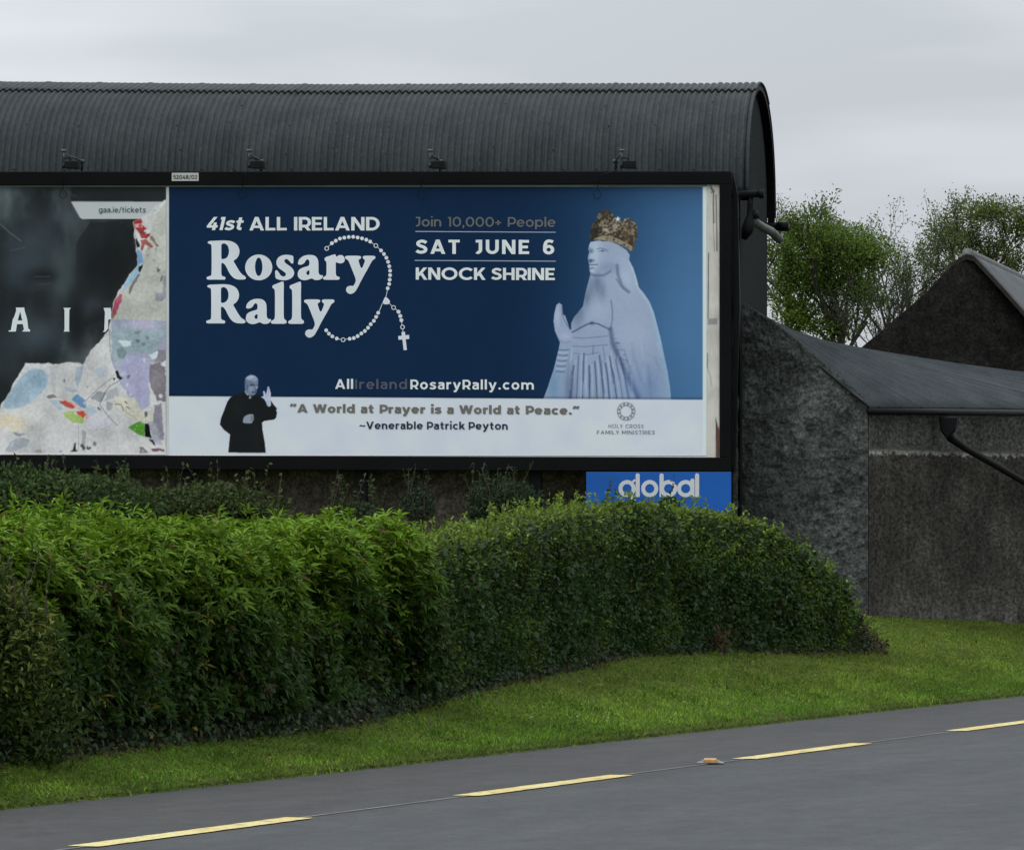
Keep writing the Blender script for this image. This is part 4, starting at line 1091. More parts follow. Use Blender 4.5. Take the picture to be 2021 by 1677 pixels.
# right-hand sage patches in upper strip
P7([(1700, 1370), (1790, 1390), (1800, 1200), (1840, 1200), (1840, 1420), (1780, 1480), (1710, 1470)], (128, 132, 140), .9, seed=18)
P7([(1730, 1100), (1775, 1140), (1740, 1165)], (92, 96, 94), .9, seed=19); P7([(1785, 1195), (1802, 1200), (1785, 1260), (1768, 1258)], (96, 100, 98), .9, seed=20)
# red flame, blue strip, pink leaf along the rip
P7([(1470, 590), (1550, 560), (1570, 600), (1560, 640), (1650, 710), (1655, 760), (1620, 790), (1560, 785), (1530, 720), (1480, 650)], (138, 44, 44), 1, seed=21)
cv.poly(Z7([(1480, 630), (1570, 620), (1575, 665), (1500, 668)]), (196, 170, 168), .9, 0, TM); cv.blob(*Z7([(1546, 645)])[0], 3, 3, (132, 40, 40), .95)
P7([(1550, 805), (1620, 800), (1690, 885), (1660, 890), (1600, 850), (1570, 930), (1550, 900), (1560, 860)], (128, 70, 66), .95, seed=22)
P7([(1655, 760), (1680, 760), (1752, 875), (1740, 880), (1660, 800)], (112, 92, 86), .95, seed=23)
P7([(1490, 740), (1545, 880), (1508, 890), (1495, 800)], (14, 16, 18), .95, seed=24)
P7([(1505, 890), (1560, 930), (1578, 1060), (1540, 1070), (1520, 1080), (1510, 980)], (112, 152, 188), .95, seed=25)
P7([(1520, 1085), (1575, 1075), (1535, 1170), (1450, 1280), (1400, 1330), (1320, 1370), (1370, 1290), (1430, 1180)], (132, 168, 190), .9, seed=26)
P7([(1530, 1100), (1578, 1070), (1570, 1110), (1545, 1165), (1528, 1140)], (18, 20, 22), .95, seed=27)
P7([(1535, 1170), (1545, 1190), (1430, 1400), (1420, 1395), (1450, 1290)], (104, 100, 96), .9, seed=28)
P7([(1265, 1470), (1320, 1400), (1350, 1400), (1345, 1480), (1280, 1600), (1240, 1640), (1235, 1560)], (150, 72, 96), .95, seed=29)
P7([(1240, 1580), (1290, 1600), (1240, 1680), (1225, 1640)], (124, 76, 70), .9, seed=30)
for x, y in ((1640, 900), (1630, 970), (1700, 1030), (1720, 905)): cv.blob(*Z7([(x, y)])[0], 2.2, 3, (120, 112, 106), .8)
# lower collage
cv.poly(chaikin(Z8([(300, 610), (500, 600), (540, 760), (450, 880), (300, 1010), (60, 1060), (20, 1000), (150, 800)]), 2), (126, 156, 176), .75, 0, TM)
cv.blob(*Z8([(390, 700)])[0], 26, 20, (120, 150, 170), .5, 0, TM); cv.blob(*Z8([(100, 1180)])[0], 26, 14, (186, 174, 140), .7, 0, TM)
cv.blob(*Z8([(160, 1230)])[0], 22, 10, (190, 178, 146), .6, 0, TM)
P8([(840, 590), (920, 570), (900, 690), (850, 830), (830, 690)], (136, 150, 168), .8, seed=31)
P8([(700, 790), (850, 830), (860, 870), (720, 850)], (142, 156, 170), .7, seed=32); P8([(550, 580), (640, 570), (600, 900), (560, 760)], (158, 162, 166), .6, seed=33)
P8([(1050, 600), (1200, 570), (1180, 690), (1060, 680)], (150, 168, 180), .6, seed=34)
P8([(510, 910), (590, 885), (630, 920), (550, 935)], (104, 96, 98), .9, seed=35)
P8([(640, 955), (720, 950), (800, 985), (830, 1030), (780, 1040), (700, 1000)], (158, 66, 58), .95, seed=36)
P8([(600, 900), (700, 920), (840, 990), (1000, 1130), (960, 1160), (880, 1060), (720, 950)], (190, 146, 130), .7, seed=37)
P8([(840, 1070), (920, 1065), (950, 1110), (920, 1150), (860, 1110)], (168, 62, 46), .95, seed=38)
P8([(690, 1080), (800, 1060), (850, 1110), (925, 1150), (915, 1200), (800, 1200), (740, 1150)], (136, 164, 92), .95, seed=39)
P8([(540, 940), (640, 950), (720, 1060), (640, 1050)], (140, 164, 180), .8, seed=40)
P8([(790, 940), (850, 880), (950, 960), (940, 1040), (860, 1000)], (84, 124, 164), .9, seed=41)
P8([(940, 1010), (1050, 1030), (1060, 1100), (990, 1110)], (150, 176, 190), .8, seed=42)
P8([(960, 1150), (1100, 1060), (1200, 1150), (1260, 1240), (1100, 1280), (950, 1260)], (184, 186, 200), .6, seed=43)
P8([(1000, 930), (1060, 860), (1180, 860), (1110, 970)], (122, 130, 136), .8, seed=44); P8([(1170, 960), (1250, 980), (1240, 1040), (1180, 1060)], (128, 138, 142), .8, seed=45)
P8([(1180, 840), (1290, 800), (1310, 900), (1230, 930), (1160, 960)], (136, 144, 152), .7, seed=46)
P8([(1250, 900), (1480, 920), (1560, 1060), (1690, 1100), (1690, 1180), (1500, 1180), (1400, 1120), (1280, 1010)], (178, 182, 168), .9, seed=47)
P8([(1600, 1205), (1640, 1210), (1672, 1370), (1600, 1350)], (12, 14, 16), 1, amp=.4, seed=48)
P8([(1410, 1250), (1500, 1200), (1540, 1180), (1600, 1210), (1598, 1355), (1500, 1310)], (80, 136, 54), 1, amp=.5, seed=49)
cv.poly([(u + 2.2 * math.cos(k), v + 2.2 * math.sin(k)) for (u, v) in Z8([(1508, 1232)]) for k in np.arange(0, 6.2, .8)], (120, 180, 96), .9); cv.blob(*Z8([(1488, 1268)])[0], 1.8, 1.8, (150, 196, 120), .9)
P8([(1272, 625), (1300, 622), (1320, 680), (1355, 705), (1330, 725), (1290, 700)], (14, 16, 18), 1, amp=.4, seed=50); P8([(1245, 705), (1275, 700), (1260, 738)], (22, 24, 26), .9, seed=51)
P8([(820, 1420), (835, 1420), (838, 1490), (860, 1515), (770, 1518), (805, 1495)], (24, 26, 28), .95, amp=.3, seed=52)
P8([(955, 1450), (1010, 1470), (985, 1495), (955, 1490)], (40, 42, 44), .9, seed=53); P8([(1590, 1080), (1620, 1070), (1628, 1120), (1600, 1145)], (70, 74, 74), .9, seed=54)
P8([(900, 1280), (945, 1290), (935, 1510), (900, 1500)], (136, 140, 140), .9, seed=55); P8([(1530, 1470), (1580, 1460), (1640, 1530), (1540, 1545)], (104, 106, 108), .95, seed=56)
P8([(1665, 1480), (1815, 1490), (1812, 1515), (1680, 1512)], (92, 64, 68), .95, seed=57); P8([(1640, 1375), (1690, 1390), (1715, 1450)], (30, 32, 34), .95, seed=58)
P8([(60, 1510), (130, 1400), (200, 1370), (330, 1390), (300, 1450), (150, 1515)], (142, 150, 160), .9, seed=59); P8([(140, 1300), (280, 1330), (210, 1350), (150, 1320)], (112, 120, 130), .8, seed=60)
P8([(380, 1500), (450, 1490), (480, 1535), (390, 1535)], (136, 138, 138), .8, seed=61)
for pts, w, c_, a in (([(1320, 730), (1200, 800), (1140, 900), (1100, 1000), (1200, 1130), (1300, 1230)], 1.2, (70, 76, 84), .75), ([(1240, 700), (1110, 800), (1000, 900), (940, 960)], 1.1, (84, 90, 98), .7), ([(1210, 180), (1215, 400), (1250, 560)], 1.4, (96, 104, 118), .75), ([(870, 1200), (866, 1500)], 1.0, (120, 122, 122), .7), ([(1060, 1270), (1150, 1260), (1200, 1230)], .9, (130, 132, 142), .7), ([(1270, 990), (1340, 1000), (1360, 1060)], 1.6, (96, 66, 52), .9), ([(1380, 965), (1400, 980)], 2, (70, 52, 44), .9), ([(1400, 1020), (1430, 1040)], 2, (80, 62, 52), .8), ([(1360, 1060), (1460, 1120), (1510, 1160)], 1.0, (110, 120, 112), .8)):
    cv.line(Z8(pts), w, c_, a, .6, TM)
rr = np.random.RandomState(77)
for k in range(80):                                   # flakes of older bills left on the board
    u0_, v0_ = rr.uniform(0, 326), rr.uniform(400, 893); a = rr.uniform(1.2, 7.5); e = rr.uniform(.4, 1.0); th = rr.rand() * 3.14
    if v0_ < 720 and rr.rand() < .35: continue
    p_ = [(u0_ + a * (math.cos(q_) * math.cos(th) - e * math.sin(q_) * math.sin(th)) * rr.uniform(.5, 1.3), v0_ + a * (math.cos(q_) * math.sin(th) + e * math.sin(q_) * math.cos(th)) * rr.uniform(.5, 1.3)) for q_ in np.linspace(0, 5.6, 8)]
    c_ = ((190, 200, 206), (150, 158, 168), (104, 108, 114), (134, 148, 156), (168, 166, 158), (60, 62, 66), (178, 180, 190), (196, 198, 196))[rr.randint(8)]
    cv.poly(p_, c_, rr.uniform(.5, .95), 0, TM)
big_ = fbm2(U, V, 34, 5, 31.0)[..., None]
cv.C += TM[..., None] * ((big_ - .5) * 46 + (fbm2(U, V, 4, 3, 21.0)[..., None] - .5) * 30)
# bright torn edge of the rip
sl_ = TM; gx, gy = np.gradient(TM); edge = np.clip(np.hypot(gx, gy) * 1.2, 0, 1)[..., None]
cv.C = cv.C * (1 - .35 * edge) + np.array((196, 198, 192.)) * .35 * edge
al = np.clip((V - 893.5) / 1.5 + .5, 0, 1)[..., None]; cv.C = cv.C * (1 - al * .7) + np.array((200, 200, 196.)) * al * .7
torn = cv.mesh('torn_poster', 0.0442, bb)
k = Ink(); k.text('gaa.ie/tickets', 194.6, 287.6, 408.8, 419.6, w=.16, gap=.12); k.obj('lettering', 0.0400, M['letter_teal'], torn)
ai = Ink(); ai.poly(Z7([(175, 1550), (268, 1548), (272, 1580), (300, 1677)]) + Z8([(312, 160), (332, 172), (330, 192), (250, 192), (250, 180), (265, 172), (252, 110), (188, 110), (175, 192), (95, 192), (95, 182), (120, 176), (140, 60)]) + Z7([(160, 1640), (180, 1580)]),
        [Z8([(196, 70), (246, 70), (222, -30)])]); ai.obj('letter', 0.0400, M['letter_white'], torn)
ai = Ink(); ai.poly(Z7([(700, 1552), (782, 1552), (765, 1575)]) + Z8([(762, 172), (768, 192), (702, 192), (712, 172)]) + Z7([(712, 1575)])); ai.obj('letter', 0.0400, M['letter_white'], torn)
ai = Ink(); ai.poly(Z7([(1142, 1552), (1222, 1552), (1228, 1600), (1228, 1677)]) + Z8([(1195, 60), (1192, 160), (1165, 195), (1132, 196), (1150, 180), (1155, 60)]) + Z7([(1158, 1600)])); ai.obj('letter', 0.0400, M['letter_white'], torn)

# ---- number plate on the frame
tg = thing('number_plate', pp(365.5, 357, -0.006), 'small white number plate reading 52048/02 on top rail of the billboard frame', 'plate')
b_ = MB(); b_.slab([(339, 341.5), (392, 341.5), (392, 357.5), (339, 357.5)], -0.008, -0.0005); bevel(b_.obj('plate', M['tag_white'], tg), 0.002)
letter_obj(tg, M['ink'], -0.0105, '52048/02', 342, 389, 345.5, 353.8, w=.17, gap=.12)

# ---- blue sign under the frame
sg = thing('sign', pp(1300, 1010, 0.01), 'blue sign panel with rounded white lettering hung below right end of the billboard', 'sign')
b_ = MB(); b_.slab([(1157, 931), (1443, 931), (1443, 1012), (1157, 1010)], -0.004, 0.03); bevel(b_.obj('panel', M['sign_blue'], sg), 0.003)
gl = Ink(); ZB = lambda x, y: (700 + x / 2.526, 880 + y / 2.526)
def bowl(x, y): gl.cur = 0; gl.ring(*ZB(x, y), 9.0, 17.0, 26)
def vbar(x, y0, y1): gl.cur = 2; gl.bar(ZB(x, y0), ZB(x, y1), 8.2)
bowl(1358, 212); bowl(1471, 212); bowl(1565, 212); bowl(1650, 212)
for x, y0, y1 in ((1411, 146, 254), (1530, 146, 254), (1684, 172, 254), (1707, 146, 254)): vbar(x, y0, y1); gl.cur = 3; gl.disc(*ZB(x, y0), 4.1)
gl.cur = 4; gl.bar(ZB(1375, 248), ZB(1390, 262), 8); gl.bar(ZB(1388, 170), ZB(1396, 178), 7)
gl.cur = 5; gl.ring(*ZB(1358, 268), 9.5, 17.0, 18, -.1, math.pi * .95)
gl.obj('lettering', -0.0075, M['sign_white'], sg)

# ---- floodlights on arms along the top of the frame
def floodlight():
    base = pp(161, 338, 0.02)
    t = thing('floodlight', base, 'black floodlight on an arm above the torn poster, leftmost of the row', 'floodlight', 'floodlights along the top of the billboard')
    a = MB(); k1 = pp(161, 319, 0.02)
    a.tube([base, pp(162, 328, 0.02), k1], 0.012, 8)
    a.obj('post', M['black_iron'], t, smooth=True)
    a = MB(); tip = pp(126, 303, -2.0)
    a.tube([k1, pp(150, 313, -.6), pp(137, 308.5, -1.3), tip, tip + np.array((0, 0, -.07))], [.015, .013, .012, .012, .012], 8)
    a.tube([k1 - E1 * .03, k1 + E1 * .03], .022, 8)
    a.tube([tip + E1 * -.03 + np.array((0, 0, .03)), tip + E1 * .03 + np.array((0, 0, .03))], .014, 8)
    a.obj('arm', M['arm_metal'], t, smooth=True)
    h = MB(); h.slab([(126, 318), (153, 317), (154, 333), (128, 332)], -2.02, -1.86); h.slab([(122, 326), (128, 325), (128, 331), (122, 332)], -2.0, -1.9)
    bevel(h.obj('lamp_head', M['lamp_metal'], t), 0.008)
    g_ = MB(); g_.slab([(129, 319.5), (151, 319), (152, 331), (130, 330.5)], -1.858, -1.85); g_.obj('lamp_glass', M['arm_metal'], t)
    y = MB(); y.tube([tip + np.array((0, 0, -.05)), pp(139, 312, -1.94), pp(140, 318, -1.94)], .008, 6); y.obj('bracket', M['lamp_metal'], t, smooth=True)
    c_ = MB(); c_.tube([pp(134, 331, -1.9), pp(128, 337, -1.4), pp(125, 345, -.4), pp(124.5, 366, -.03), pp(124.5, 372, -.03), pp(118, 379, -.03), pp(117, 387, -.03), pp(125, 393, -.03), pp(132, 387, -.03), pp(130, 379, -.03), pp(125, 373, -.03)], .004, 5)
    c_.obj('cable', M['black_iron'], t, smooth=True)
    return t
def copy_thing(src, loc, label):
    r = src.copy(); COL.objects.link(r); r.location = loc; r['label'] = label
    for ch in list(src.children):
        c_ = ch.copy(); COL.objects.link(c_); c_.parent = r
    return r
fl = floodlight()
for u, lab in ((515, 'black floodlight on an arm above the words ALL IRELAND, second from left of the row'), (868, 'black floodlight on an arm above the grey words Join 10,000+ People'), (1215, 'black floodlight on an arm above the crowned statue, nearest the barn end')):
    r = copy_thing(fl, tuple(pp(u, 338, 0.02)), lab)
    r.rotation_euler = (0, 0, {515: 0.0, 868: -.02, 1215: 0.03}[u])

# ------------------------------------------------------------------ barn with barrel roof
O1, SPAN = 0.50, 4.85
XR = 0.165; XG = 0.055
XL = -12.0
ru_u = [-700, 0, 350, 700, 1000, 1400, 1505]; ru_v = [166, 169.5, 173, 175, 173, 172, 170]
# heights along the barn from the photo's ridge line (it sags a little)
xs_ = []; zs_ = []
for u, v in zip(ru_u, ru_v):
    p = pp(u, v, O1 + SPAN / 2); xs_.append((p - B0) @ E1); zs_.append(p[2])
ridge_z = lambda x: np.interp(x, xs_, zs_)
xe = []; ze = []
for u, v in ((-700, 384), (700, 384), (1478, 384)):
    p = pp(u, v, O1); xe.append((p - B0) @ E1); ze.append(p[2])
eave_z = lambda x: np.interp(x, xe, ze)
barn = thing('barn', bl(-5, O1 + SPAN / 2, 0.7), 'dark corrugated iron barn with rounded barrel roof standing behind the billboard', 'barn')
PITCH = 0.0762
def barrel(x0, x1, a0, a1, lift, na, amp=0.0150, lap=True):
    nx = int((x1 - x0) / PITCH * 8)
    xs = np.linspace(x0, x1, nx); an = np.linspace(a0, a1, na)
    Xg, An = np.meshgrid(xs, an)
    cz, sy_ = np.sin(An), -np.cos(An)                   # angle 0 at the front eave, pi at the back
    e = 0.86
    sz = np.sign(cz) * np.abs(cz) ** e; syy = np.sign(sy_) * np.abs(sy_) ** 1.0
    rise = (ridge_z(Xg) - eave_z(Xg))
    ph = Xg / PITCH * 2 * math.pi
    corr = amp * np.cos(ph) + lift
    if lap:
        sheet = Xg / (PITCH * 8); corr = corr + 0.006 * np.clip(1 - np.abs((sheet % 1) - .5) * 14, 0, 1)
    Yg = O1 + SPAN / 2 + syy * (SPAN / 2) + syy * corr
    Zg = eave_z(Xg) + rise * sz + np.maximum(cz, .15) * corr
    Zg = Zg + 0.008 * (fbm(np.stack((Xg * .9, An * 2, 0 * Xg), -1), 3) - .5)
    P = B0[None, None] + Xg[..., None] * E1 + Yg[..., None] * E2
    P[..., 2] = Zg
    return P.reshape(-1, 3), grid_faces(na, nx)
V_, F_ = barrel(XL, XR, 0.0, math.pi, 0.0, 64)
o = mesh_obj('roof', V_, F_, M['iron'], barn, smooth=True)
md = o.modifiers.new('thickness', 'SOLIDIFY'); md.thickness = 0.004; md.offset = -1
V_, F_ = barrel(XL, XR + .004, math.pi * .5 - .50, math.pi * .5 + .50, 0.019, 18, amp=0.015)
rc_ = mesh_obj('ridge_sheet', V_, F_, M['iron_cap'], barn, smooth=True)
md = rc_.modifiers.new('thickness', 'SOLIDIFY'); md.thickness = 0.006; md.offset = 0
# fixings: rows of dark roofing nails on every second purlin
rr = np.random.RandomState(4)
for an in (.30, .55, .80, 1.05):
    for i in range(int(XL / (PITCH * 8)), 1):
        x = i * PITCH * 8 + PITCH * (4 + int(rr.randint(0, 2)))
        if x > XR - .05 or rr.rand() < .4: continue
        a = an + rr.uniform(-.03, .03); x = round(x / PITCH) * PITCH
        y = O1 + SPAN / 2 - math.cos(a) * (SPAN / 2 + .012); z = eave_z(x) + (ridge_z(x) - eave_z(x)) * math.sin(a) ** .86 + .012
        p = bl(x, y, float(z)); nb = MB(); nb.tube([p, p + np.array((0, -.008, .008))], .008, 6); nb.obj('roofing_nail', M['black_iron'], barn)
# gable wall in vertical corrugated sheets
def gable():
    n = 300; ys = np.linspace(O1 + .04, O1 + SPAN - .04, n); V = []
    for y in ys:
        c_ = -(y - O1 - SPAN / 2) / (SPAN / 2); a = math.acos(max(-1, min(1, c_)))
        zt = eave_z(XG) + (ridge_z(XG) - eave_z(XG)) * math.sin(a) ** .86 - .012
        x = XG + .008 * math.cos(y / PITCH * 2 * math.pi)
        V.append((bl(x, y, 0.4), bl(x, y, float(zt))))
    P = [v[0] for v in V] + [v[1] for v in V]
    mesh_obj('gable_wall', P, grid_faces(2, n), M['iron_gable'], barn, smooth=True)
gable()
# bargeboard under the overhang, front wall behind the billboard, back wall
bg = MB(); pts = []
for k in range(41):
    a = math.pi * k / 40; y = O1 + SPAN / 2 - math.cos(a) * (SPAN / 2 - .005); z = float(eave_z(XR) + (ridge_z(XR) - eave_z(XR)) * math.sin(a) ** .86 - .010); pts.append((y, z))
inner = [(O1 + SPAN / 2 + (y - O1 - SPAN / 2) * .985, z - .055) for y, z in pts]
for (y0, z0), (y1, z1), (y2, z2), (y3, z3) in zip(pts[:-1], pts[1:], inner[1:], inner[:-1]):
    bg.prism([bl(XG + .012, y0, z0), bl(XG + .012, y1, z1), bl(XG + .012, y2, z2), bl(XG + .012, y3, z3)], [bl(XR - .012, y0, z0), bl(XR - .012, y1, z1), bl(XR - .012, y2, z2), bl(XR - .012, y3, z3)])
bg.obj('bargeboard', M['black_paint'], barn)
fw = MB(); fw.box_bl(XL, XG - .02, O1 + .02, O1 + .2, 0.4, float(eave_z(0)) + .01); fw.obj('front_wall', M['barnwall'], barn)
fw = MB(); fw.box_bl(XL, XG - .02, O1 + SPAN - .2, O1 + SPAN - .02, 0.4, float(eave_z(0)) + .01); fw.obj('back_wall', M['barnwall'], barn)
# rubble corner pier seen between the billboard and the gable sheets
pr = MB(); rr = np.random.RandomState(9); zz = np.linspace(0.5, float(eave_z(0)) - .03, 60); rows = []
f_, bk_ = [], []
for z in zz: f_.append(bl(XG - .02 + rr.uniform(-.02, .025), O1 - .03 + rr.uniform(-.01, .01), z))
left = [bl(XG - .25, O1 - .03, z) for z in (zz[-1], zz[0])]
loop = f_ + left
pr.prism(loop, [p + E2 * .045 for p in loop]); pr.obj('corner_pier', M['roughcast'], barn)
# front gutter, downpipe, offset pipe, back gutter end
gt = MB(); ga, gb_ = pp(1420, 383, .42), pp(1501, 383, .42); gt.tube([bl(XL, .42, ga[2]), gb_], .040, 12); gt.tube([pp(1498, 383, .42), pp(1507.5, 382.5, .42)], .052, 12)
gt.obj('gutter', M['black_iron'], barn, smooth=True)
dp = MB(); dp.tube([pp(1481.5, 386, .44), pp(1481.5, 405, .44), pp(1481, 425, .44), pp(1479, 440, .42), pp(1475, 455, .40), pp(1468, 472, .42)], [.037, .036, .040, .064, .070, .03], 12)
dp.tube([pp(1488, 415, .46), pp(1492, 432, .46)], [.03, .05], 10)
dp.obj('downpipe', M['black_iron'], barn, smooth=True)
op = MB(); op.tube([pp(1484, 432, .45), pp(1494, 441, .55), pp(1506, 449, .75), pp(1522, 457, 1.0), pp(1538, 473, 1.25)], [.044, .046, .048, .050, .050], 14); op.obj('offset_pipe', M['pipe'], barn, smooth=True)
yb = O1 + SPAN - .02; q = pp(1550, 447, yb); xb = (q - B0) @ E1
g2 = MB(); g2.tube([bl(XL, yb, q[2]), bl(xb - .05, yb, q[2])], .05, 12); g2.tube([bl(xb - .1, yb, q[2]), bl(xb + .04, yb, q[2])], .058, 12); g2.obj('gutter', M['black_iron'], barn, smooth=True)

# ------------------------------------------------------------------ lean-to outbuilding with rough gable
def Yw(u): return float(np.interp(u, [1440, 1712, 2021, 2420], [62.0, 61.4, 65.5, 70.8]))
def W(u, v, back=0.0): return A(u, v, Yw(u) + back)
lean = thing('outbuilding', A(1715, 1222, 61.5), 'low roughcast outbuilding with sloping corrugated roof at right of the billboard', 'outbuilding')
# rough gable wall: displaced grid between top slope and ground
def wall_grid(name, u0, u1, vtop, vbot, m_, amp, nx, ny, seed, thick=.30, topjag=0.0):
    us_ = np.linspace(u0, u1, nx); P = np.zeros((ny, nx, 3))
    rr = np.random.RandomState(seed)
    for i, u in enumerate(us_):
        t0, t1 = vtop(u) + rr.normal(0, topjag), vbot(u)
        for j in range(ny):
            P[j, i] = W(u, t0 + (t1 - t0) * j / (ny - 1))
    dn = amp * (fbm(np.stack((P[..., 0] * 3.2 + seed, P[..., 1] * 3.2, P[..., 2] * 3.2), -1), 5) - .5) + amp * .5 * (fbm(np.stack((P[..., 0] * 14, P[..., 1] * 14, P[..., 2] * 14), -1), 3) - .5)
    dn[:, 0] *= .2; dn[:, -1] *= .2
    P[..., 1] += dn
    Fr = P.reshape(-1, 3); Bk = Fr.copy().reshape(ny, nx, 3); Bk[..., 1] = Bk[..., 1] - dn + thick
    V = np.vstack((Fr, Bk.reshape(-1, 3))); n = nx * ny; fc = [tuple(f) for f in grid_faces(ny, nx)[:, ::-1]] + [tuple(f + n) for f in grid_faces(ny, nx)]
    for i in range(nx - 1): fc.append((i, i + 1, i + 1 + n, i + n)); a = (ny - 1) * nx + i; fc.append((a + 1, a, a + n, a + 1 + n))
    for j in range(ny - 1): a = j * nx; fc.append((a, a + n, a + nx + n, a + nx)); a = j * nx + nx - 1; fc.append((a + nx, a + nx + n, a + n, a))
    return mesh_obj(name, V, fc, m_, lean, smooth=False)
rake = lambda u: float(np.interp(u, [1456, 1462, 1480, 1520, 1570, 1620, 1665, 1690, 1700, 1715], [594, 594, 607, 630, 668, 712, 748, 772, 778, 797]))
wall_grid('gable_wall', 1456, 1713.5, rake, lambda u: 1262.0, M['roughcast'], .10, 130, 220, 1, topjag=1.6)
z_line = W(1850, 893)[2]; z_foot = W(1850, 1232)[2]
wall_grid('front_wall', 1714.5, 2410, lambda u: 806.0 + (u - 1714) * .012, lambda u: 1250.0, stained_mat(z_line, z_foot), .03, 120, 80, 2)
# salt line ledge, a pale patch and a slit: small relief on the front wall
# roof: ruled sheet from the top edge to the eave, ribbed along the fall
te_u, te_v, te_Y = [1462, 1530, 1600, 1700, 1850, 2021, 2300], [594, 640, 668, 690, 733, 768, 815], [62.2, 63.6, 66.0, 68.6, 69.4, 70.2, 71.5]
def roof_pt(s, f, lift=0.0):
    # s: along the roof 0..1 (left to right), f: 0 at top edge, 1 at eave
    ut = 1462 + 430 * s ** 1.15; ue = 1716 + 1500 * s ** 1.25
    top_ = A(ut, np.interp(ut, te_u, te_v), np.interp(ut, te_u, te_Y))
    ev = A(ue, 803 + (ue - 1716) * .012, 61.25 + (ue - 1716) * .0132)
    return top_ * (1 - f) + ev * f
def edge_strip(f0, s_): return roof_pt(s_, f0)
def upx(p): return CU + F * p[0] / p[1]
def fcut(s):
    if upx(roof_pt(s, 1.0)) <= 2425: return 1.0
    lo, hi = 0.0, 1.0
    for _ in range(30):
        mid = (lo + hi) / 2
        if upx(roof_pt(s, mid)) < 2425: lo = mid
        else: hi = mid
    return lo
nS, nF = 900, 10; S = np.linspace(0, 1, nS); P = np.zeros((nF, nS, 3))
for i, s in enumerate(S):
    for j in range(nF):
        P[j, i] = roof_pt(s, j / (nF - 1) * fcut(s))
Ev = np.array([roof_pt(s, 1.0) for s in S])
ue_ = P[-1, :, 0]; dist = np.concatenate(([0], np.cumsum(np.linalg.norm(np.diff(Ev, axis=0), axis=1))))
P[..., 2] += (.011 * np.cos(dist / .0762 * 2 * math.pi) + .008 * (np.abs(dist / .61 % 1 - .5) < .06))[None, :]
o = mesh_obj('roof', P.reshape(-1, 3), grid_faces(nF, nS)[:, ::-1], M['iron_lean'], lean, smooth=True)
md = o.modifiers.new('thickness', 'SOLIDIFY'); md.thickness = .012; md.offset = -1
# gutter and hopper with slanted downpipe
gu = MB(); gu.tube([A(1716, 812, 61.15), A(1850, 813, 62.92), A(2420, 820, 70.4)], .038, 10); gu.obj('gutter', M['black_iron'], lean, smooth=True)
hp = MB(); 
for uv in ([(1852, 822), (1890, 822), (1886, 850), (1868, 866), (1856, 850)],): 
    f_ = [A(u, v, 63.0) for u, v in uv]; hp.prism(f_, [p + np.array((.02, .16, 0)) for p in f_])
bevel(hp.obj('hopper', M['black_iron'], lean), .02)
dn = MB(); dn.tube([A(1870, 850, 63.07), A(1876, 864, 63.1), A(1905, 884, 63.5), A(1960, 915, 64.3), A(2100, 996, 66.2)], [.05, .05, .042, .042, .042], 10); dn.obj('downpipe', M['black_iron'], lean, smooth=True)
ew = MB(); e0 = W(2408, 822); e1 = roof_pt(1.0, fcut(1.0)) + np.array((-.1, 0, -.06)); q4 = [e0 * (1, 1, 0) + np.array((0, 0, .3)), e0, e1, e1 * (1, 1, 0) + np.array((0, 0, .3))]
ew.prism(q4, [p + np.array((-.2, .05, 0)) for p in q4]); ew.obj('end_wall', M['roughcast'], lean)
# roof and wall remain closed behind: back slab
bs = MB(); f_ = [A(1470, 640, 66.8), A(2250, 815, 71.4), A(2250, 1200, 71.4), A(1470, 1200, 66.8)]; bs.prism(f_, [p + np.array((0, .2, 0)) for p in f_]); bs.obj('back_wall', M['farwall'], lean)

# ---- gabled shed behind
shed = thing('shed', A(1905, 1160, 72.0), 'dark gabled shed with tin roof rising behind the low outbuilding', 'shed')
gY = 72.0
gp = [(1640, 738), (1690, 697), (1760, 638), (1830, 578), (1875, 530), (1893, 512), (1907, 505), (1922, 509), (1940, 528), (1975, 566), (2021, 618), (2120, 730), (2120, 1180), (1640, 1180)]
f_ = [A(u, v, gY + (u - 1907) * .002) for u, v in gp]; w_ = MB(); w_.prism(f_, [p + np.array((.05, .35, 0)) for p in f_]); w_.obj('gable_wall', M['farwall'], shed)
M['verge'] = simple_mat('verge_mortar', (0.030, 0.028, 0.024), .9, .4, 8, .1)
vg = MB(); rk = [(1636, 742), (1690, 694), (1760, 635), (1830, 575), (1875, 526), (1893, 508), (1907, 501), (1922, 505), (1940, 524), (1975, 562), (2021, 614), (2124, 731)]
for a, b2 in zip(rk[:-1], rk[1:]):
    w = 11
    q4 = [A(a[0], a[1], gY - .04), A(b2[0], b2[1], gY - .04), A(b2[0], b2[1] + w, gY - .04), A(a[0], a[1] + w, gY - .04)]
    vg.prism(q4, [p + np.array((.06, .5, 0)) for p in q4])
vg.obj('verge', M['verge'], shed)
M['tin'] = iron_mat('shed_tin', (0.075, 0.082, 0.086), (0.12, 0.127, 0.13), (3, .6, 3))
dvec = A(2100, 598, 86.8) - A(1907, 503, gY); dvec[2] = 0
rp = []; 
for (u, v) in rk[6:]: rp.append(A(u, v - 1, gY))
P = np.array([[p + dvec * k for p in rp] for k in np.linspace(0, 1.6, 30)])
o = mesh_obj('roof', P.reshape(-1, 3), grid_faces(30, len(rp)), M['tin'], shed); md = o.modifiers.new('thickness', 'SOLIDIFY'); md.thickness = .02
rp = [A(u, v - 1, gY) for (u, v) in rk[:7]]; P = np.array([[p + dvec * k for p in rp] for k in np.linspace(0.03, 1.6, 30)])
o = mesh_obj('roof', P.reshape(-1, 3), grid_faces(30, len(rp)), M['tin'], shed); md = o.modifiers.new('thickness', 'SOLIDIFY'); md.thickness = .02
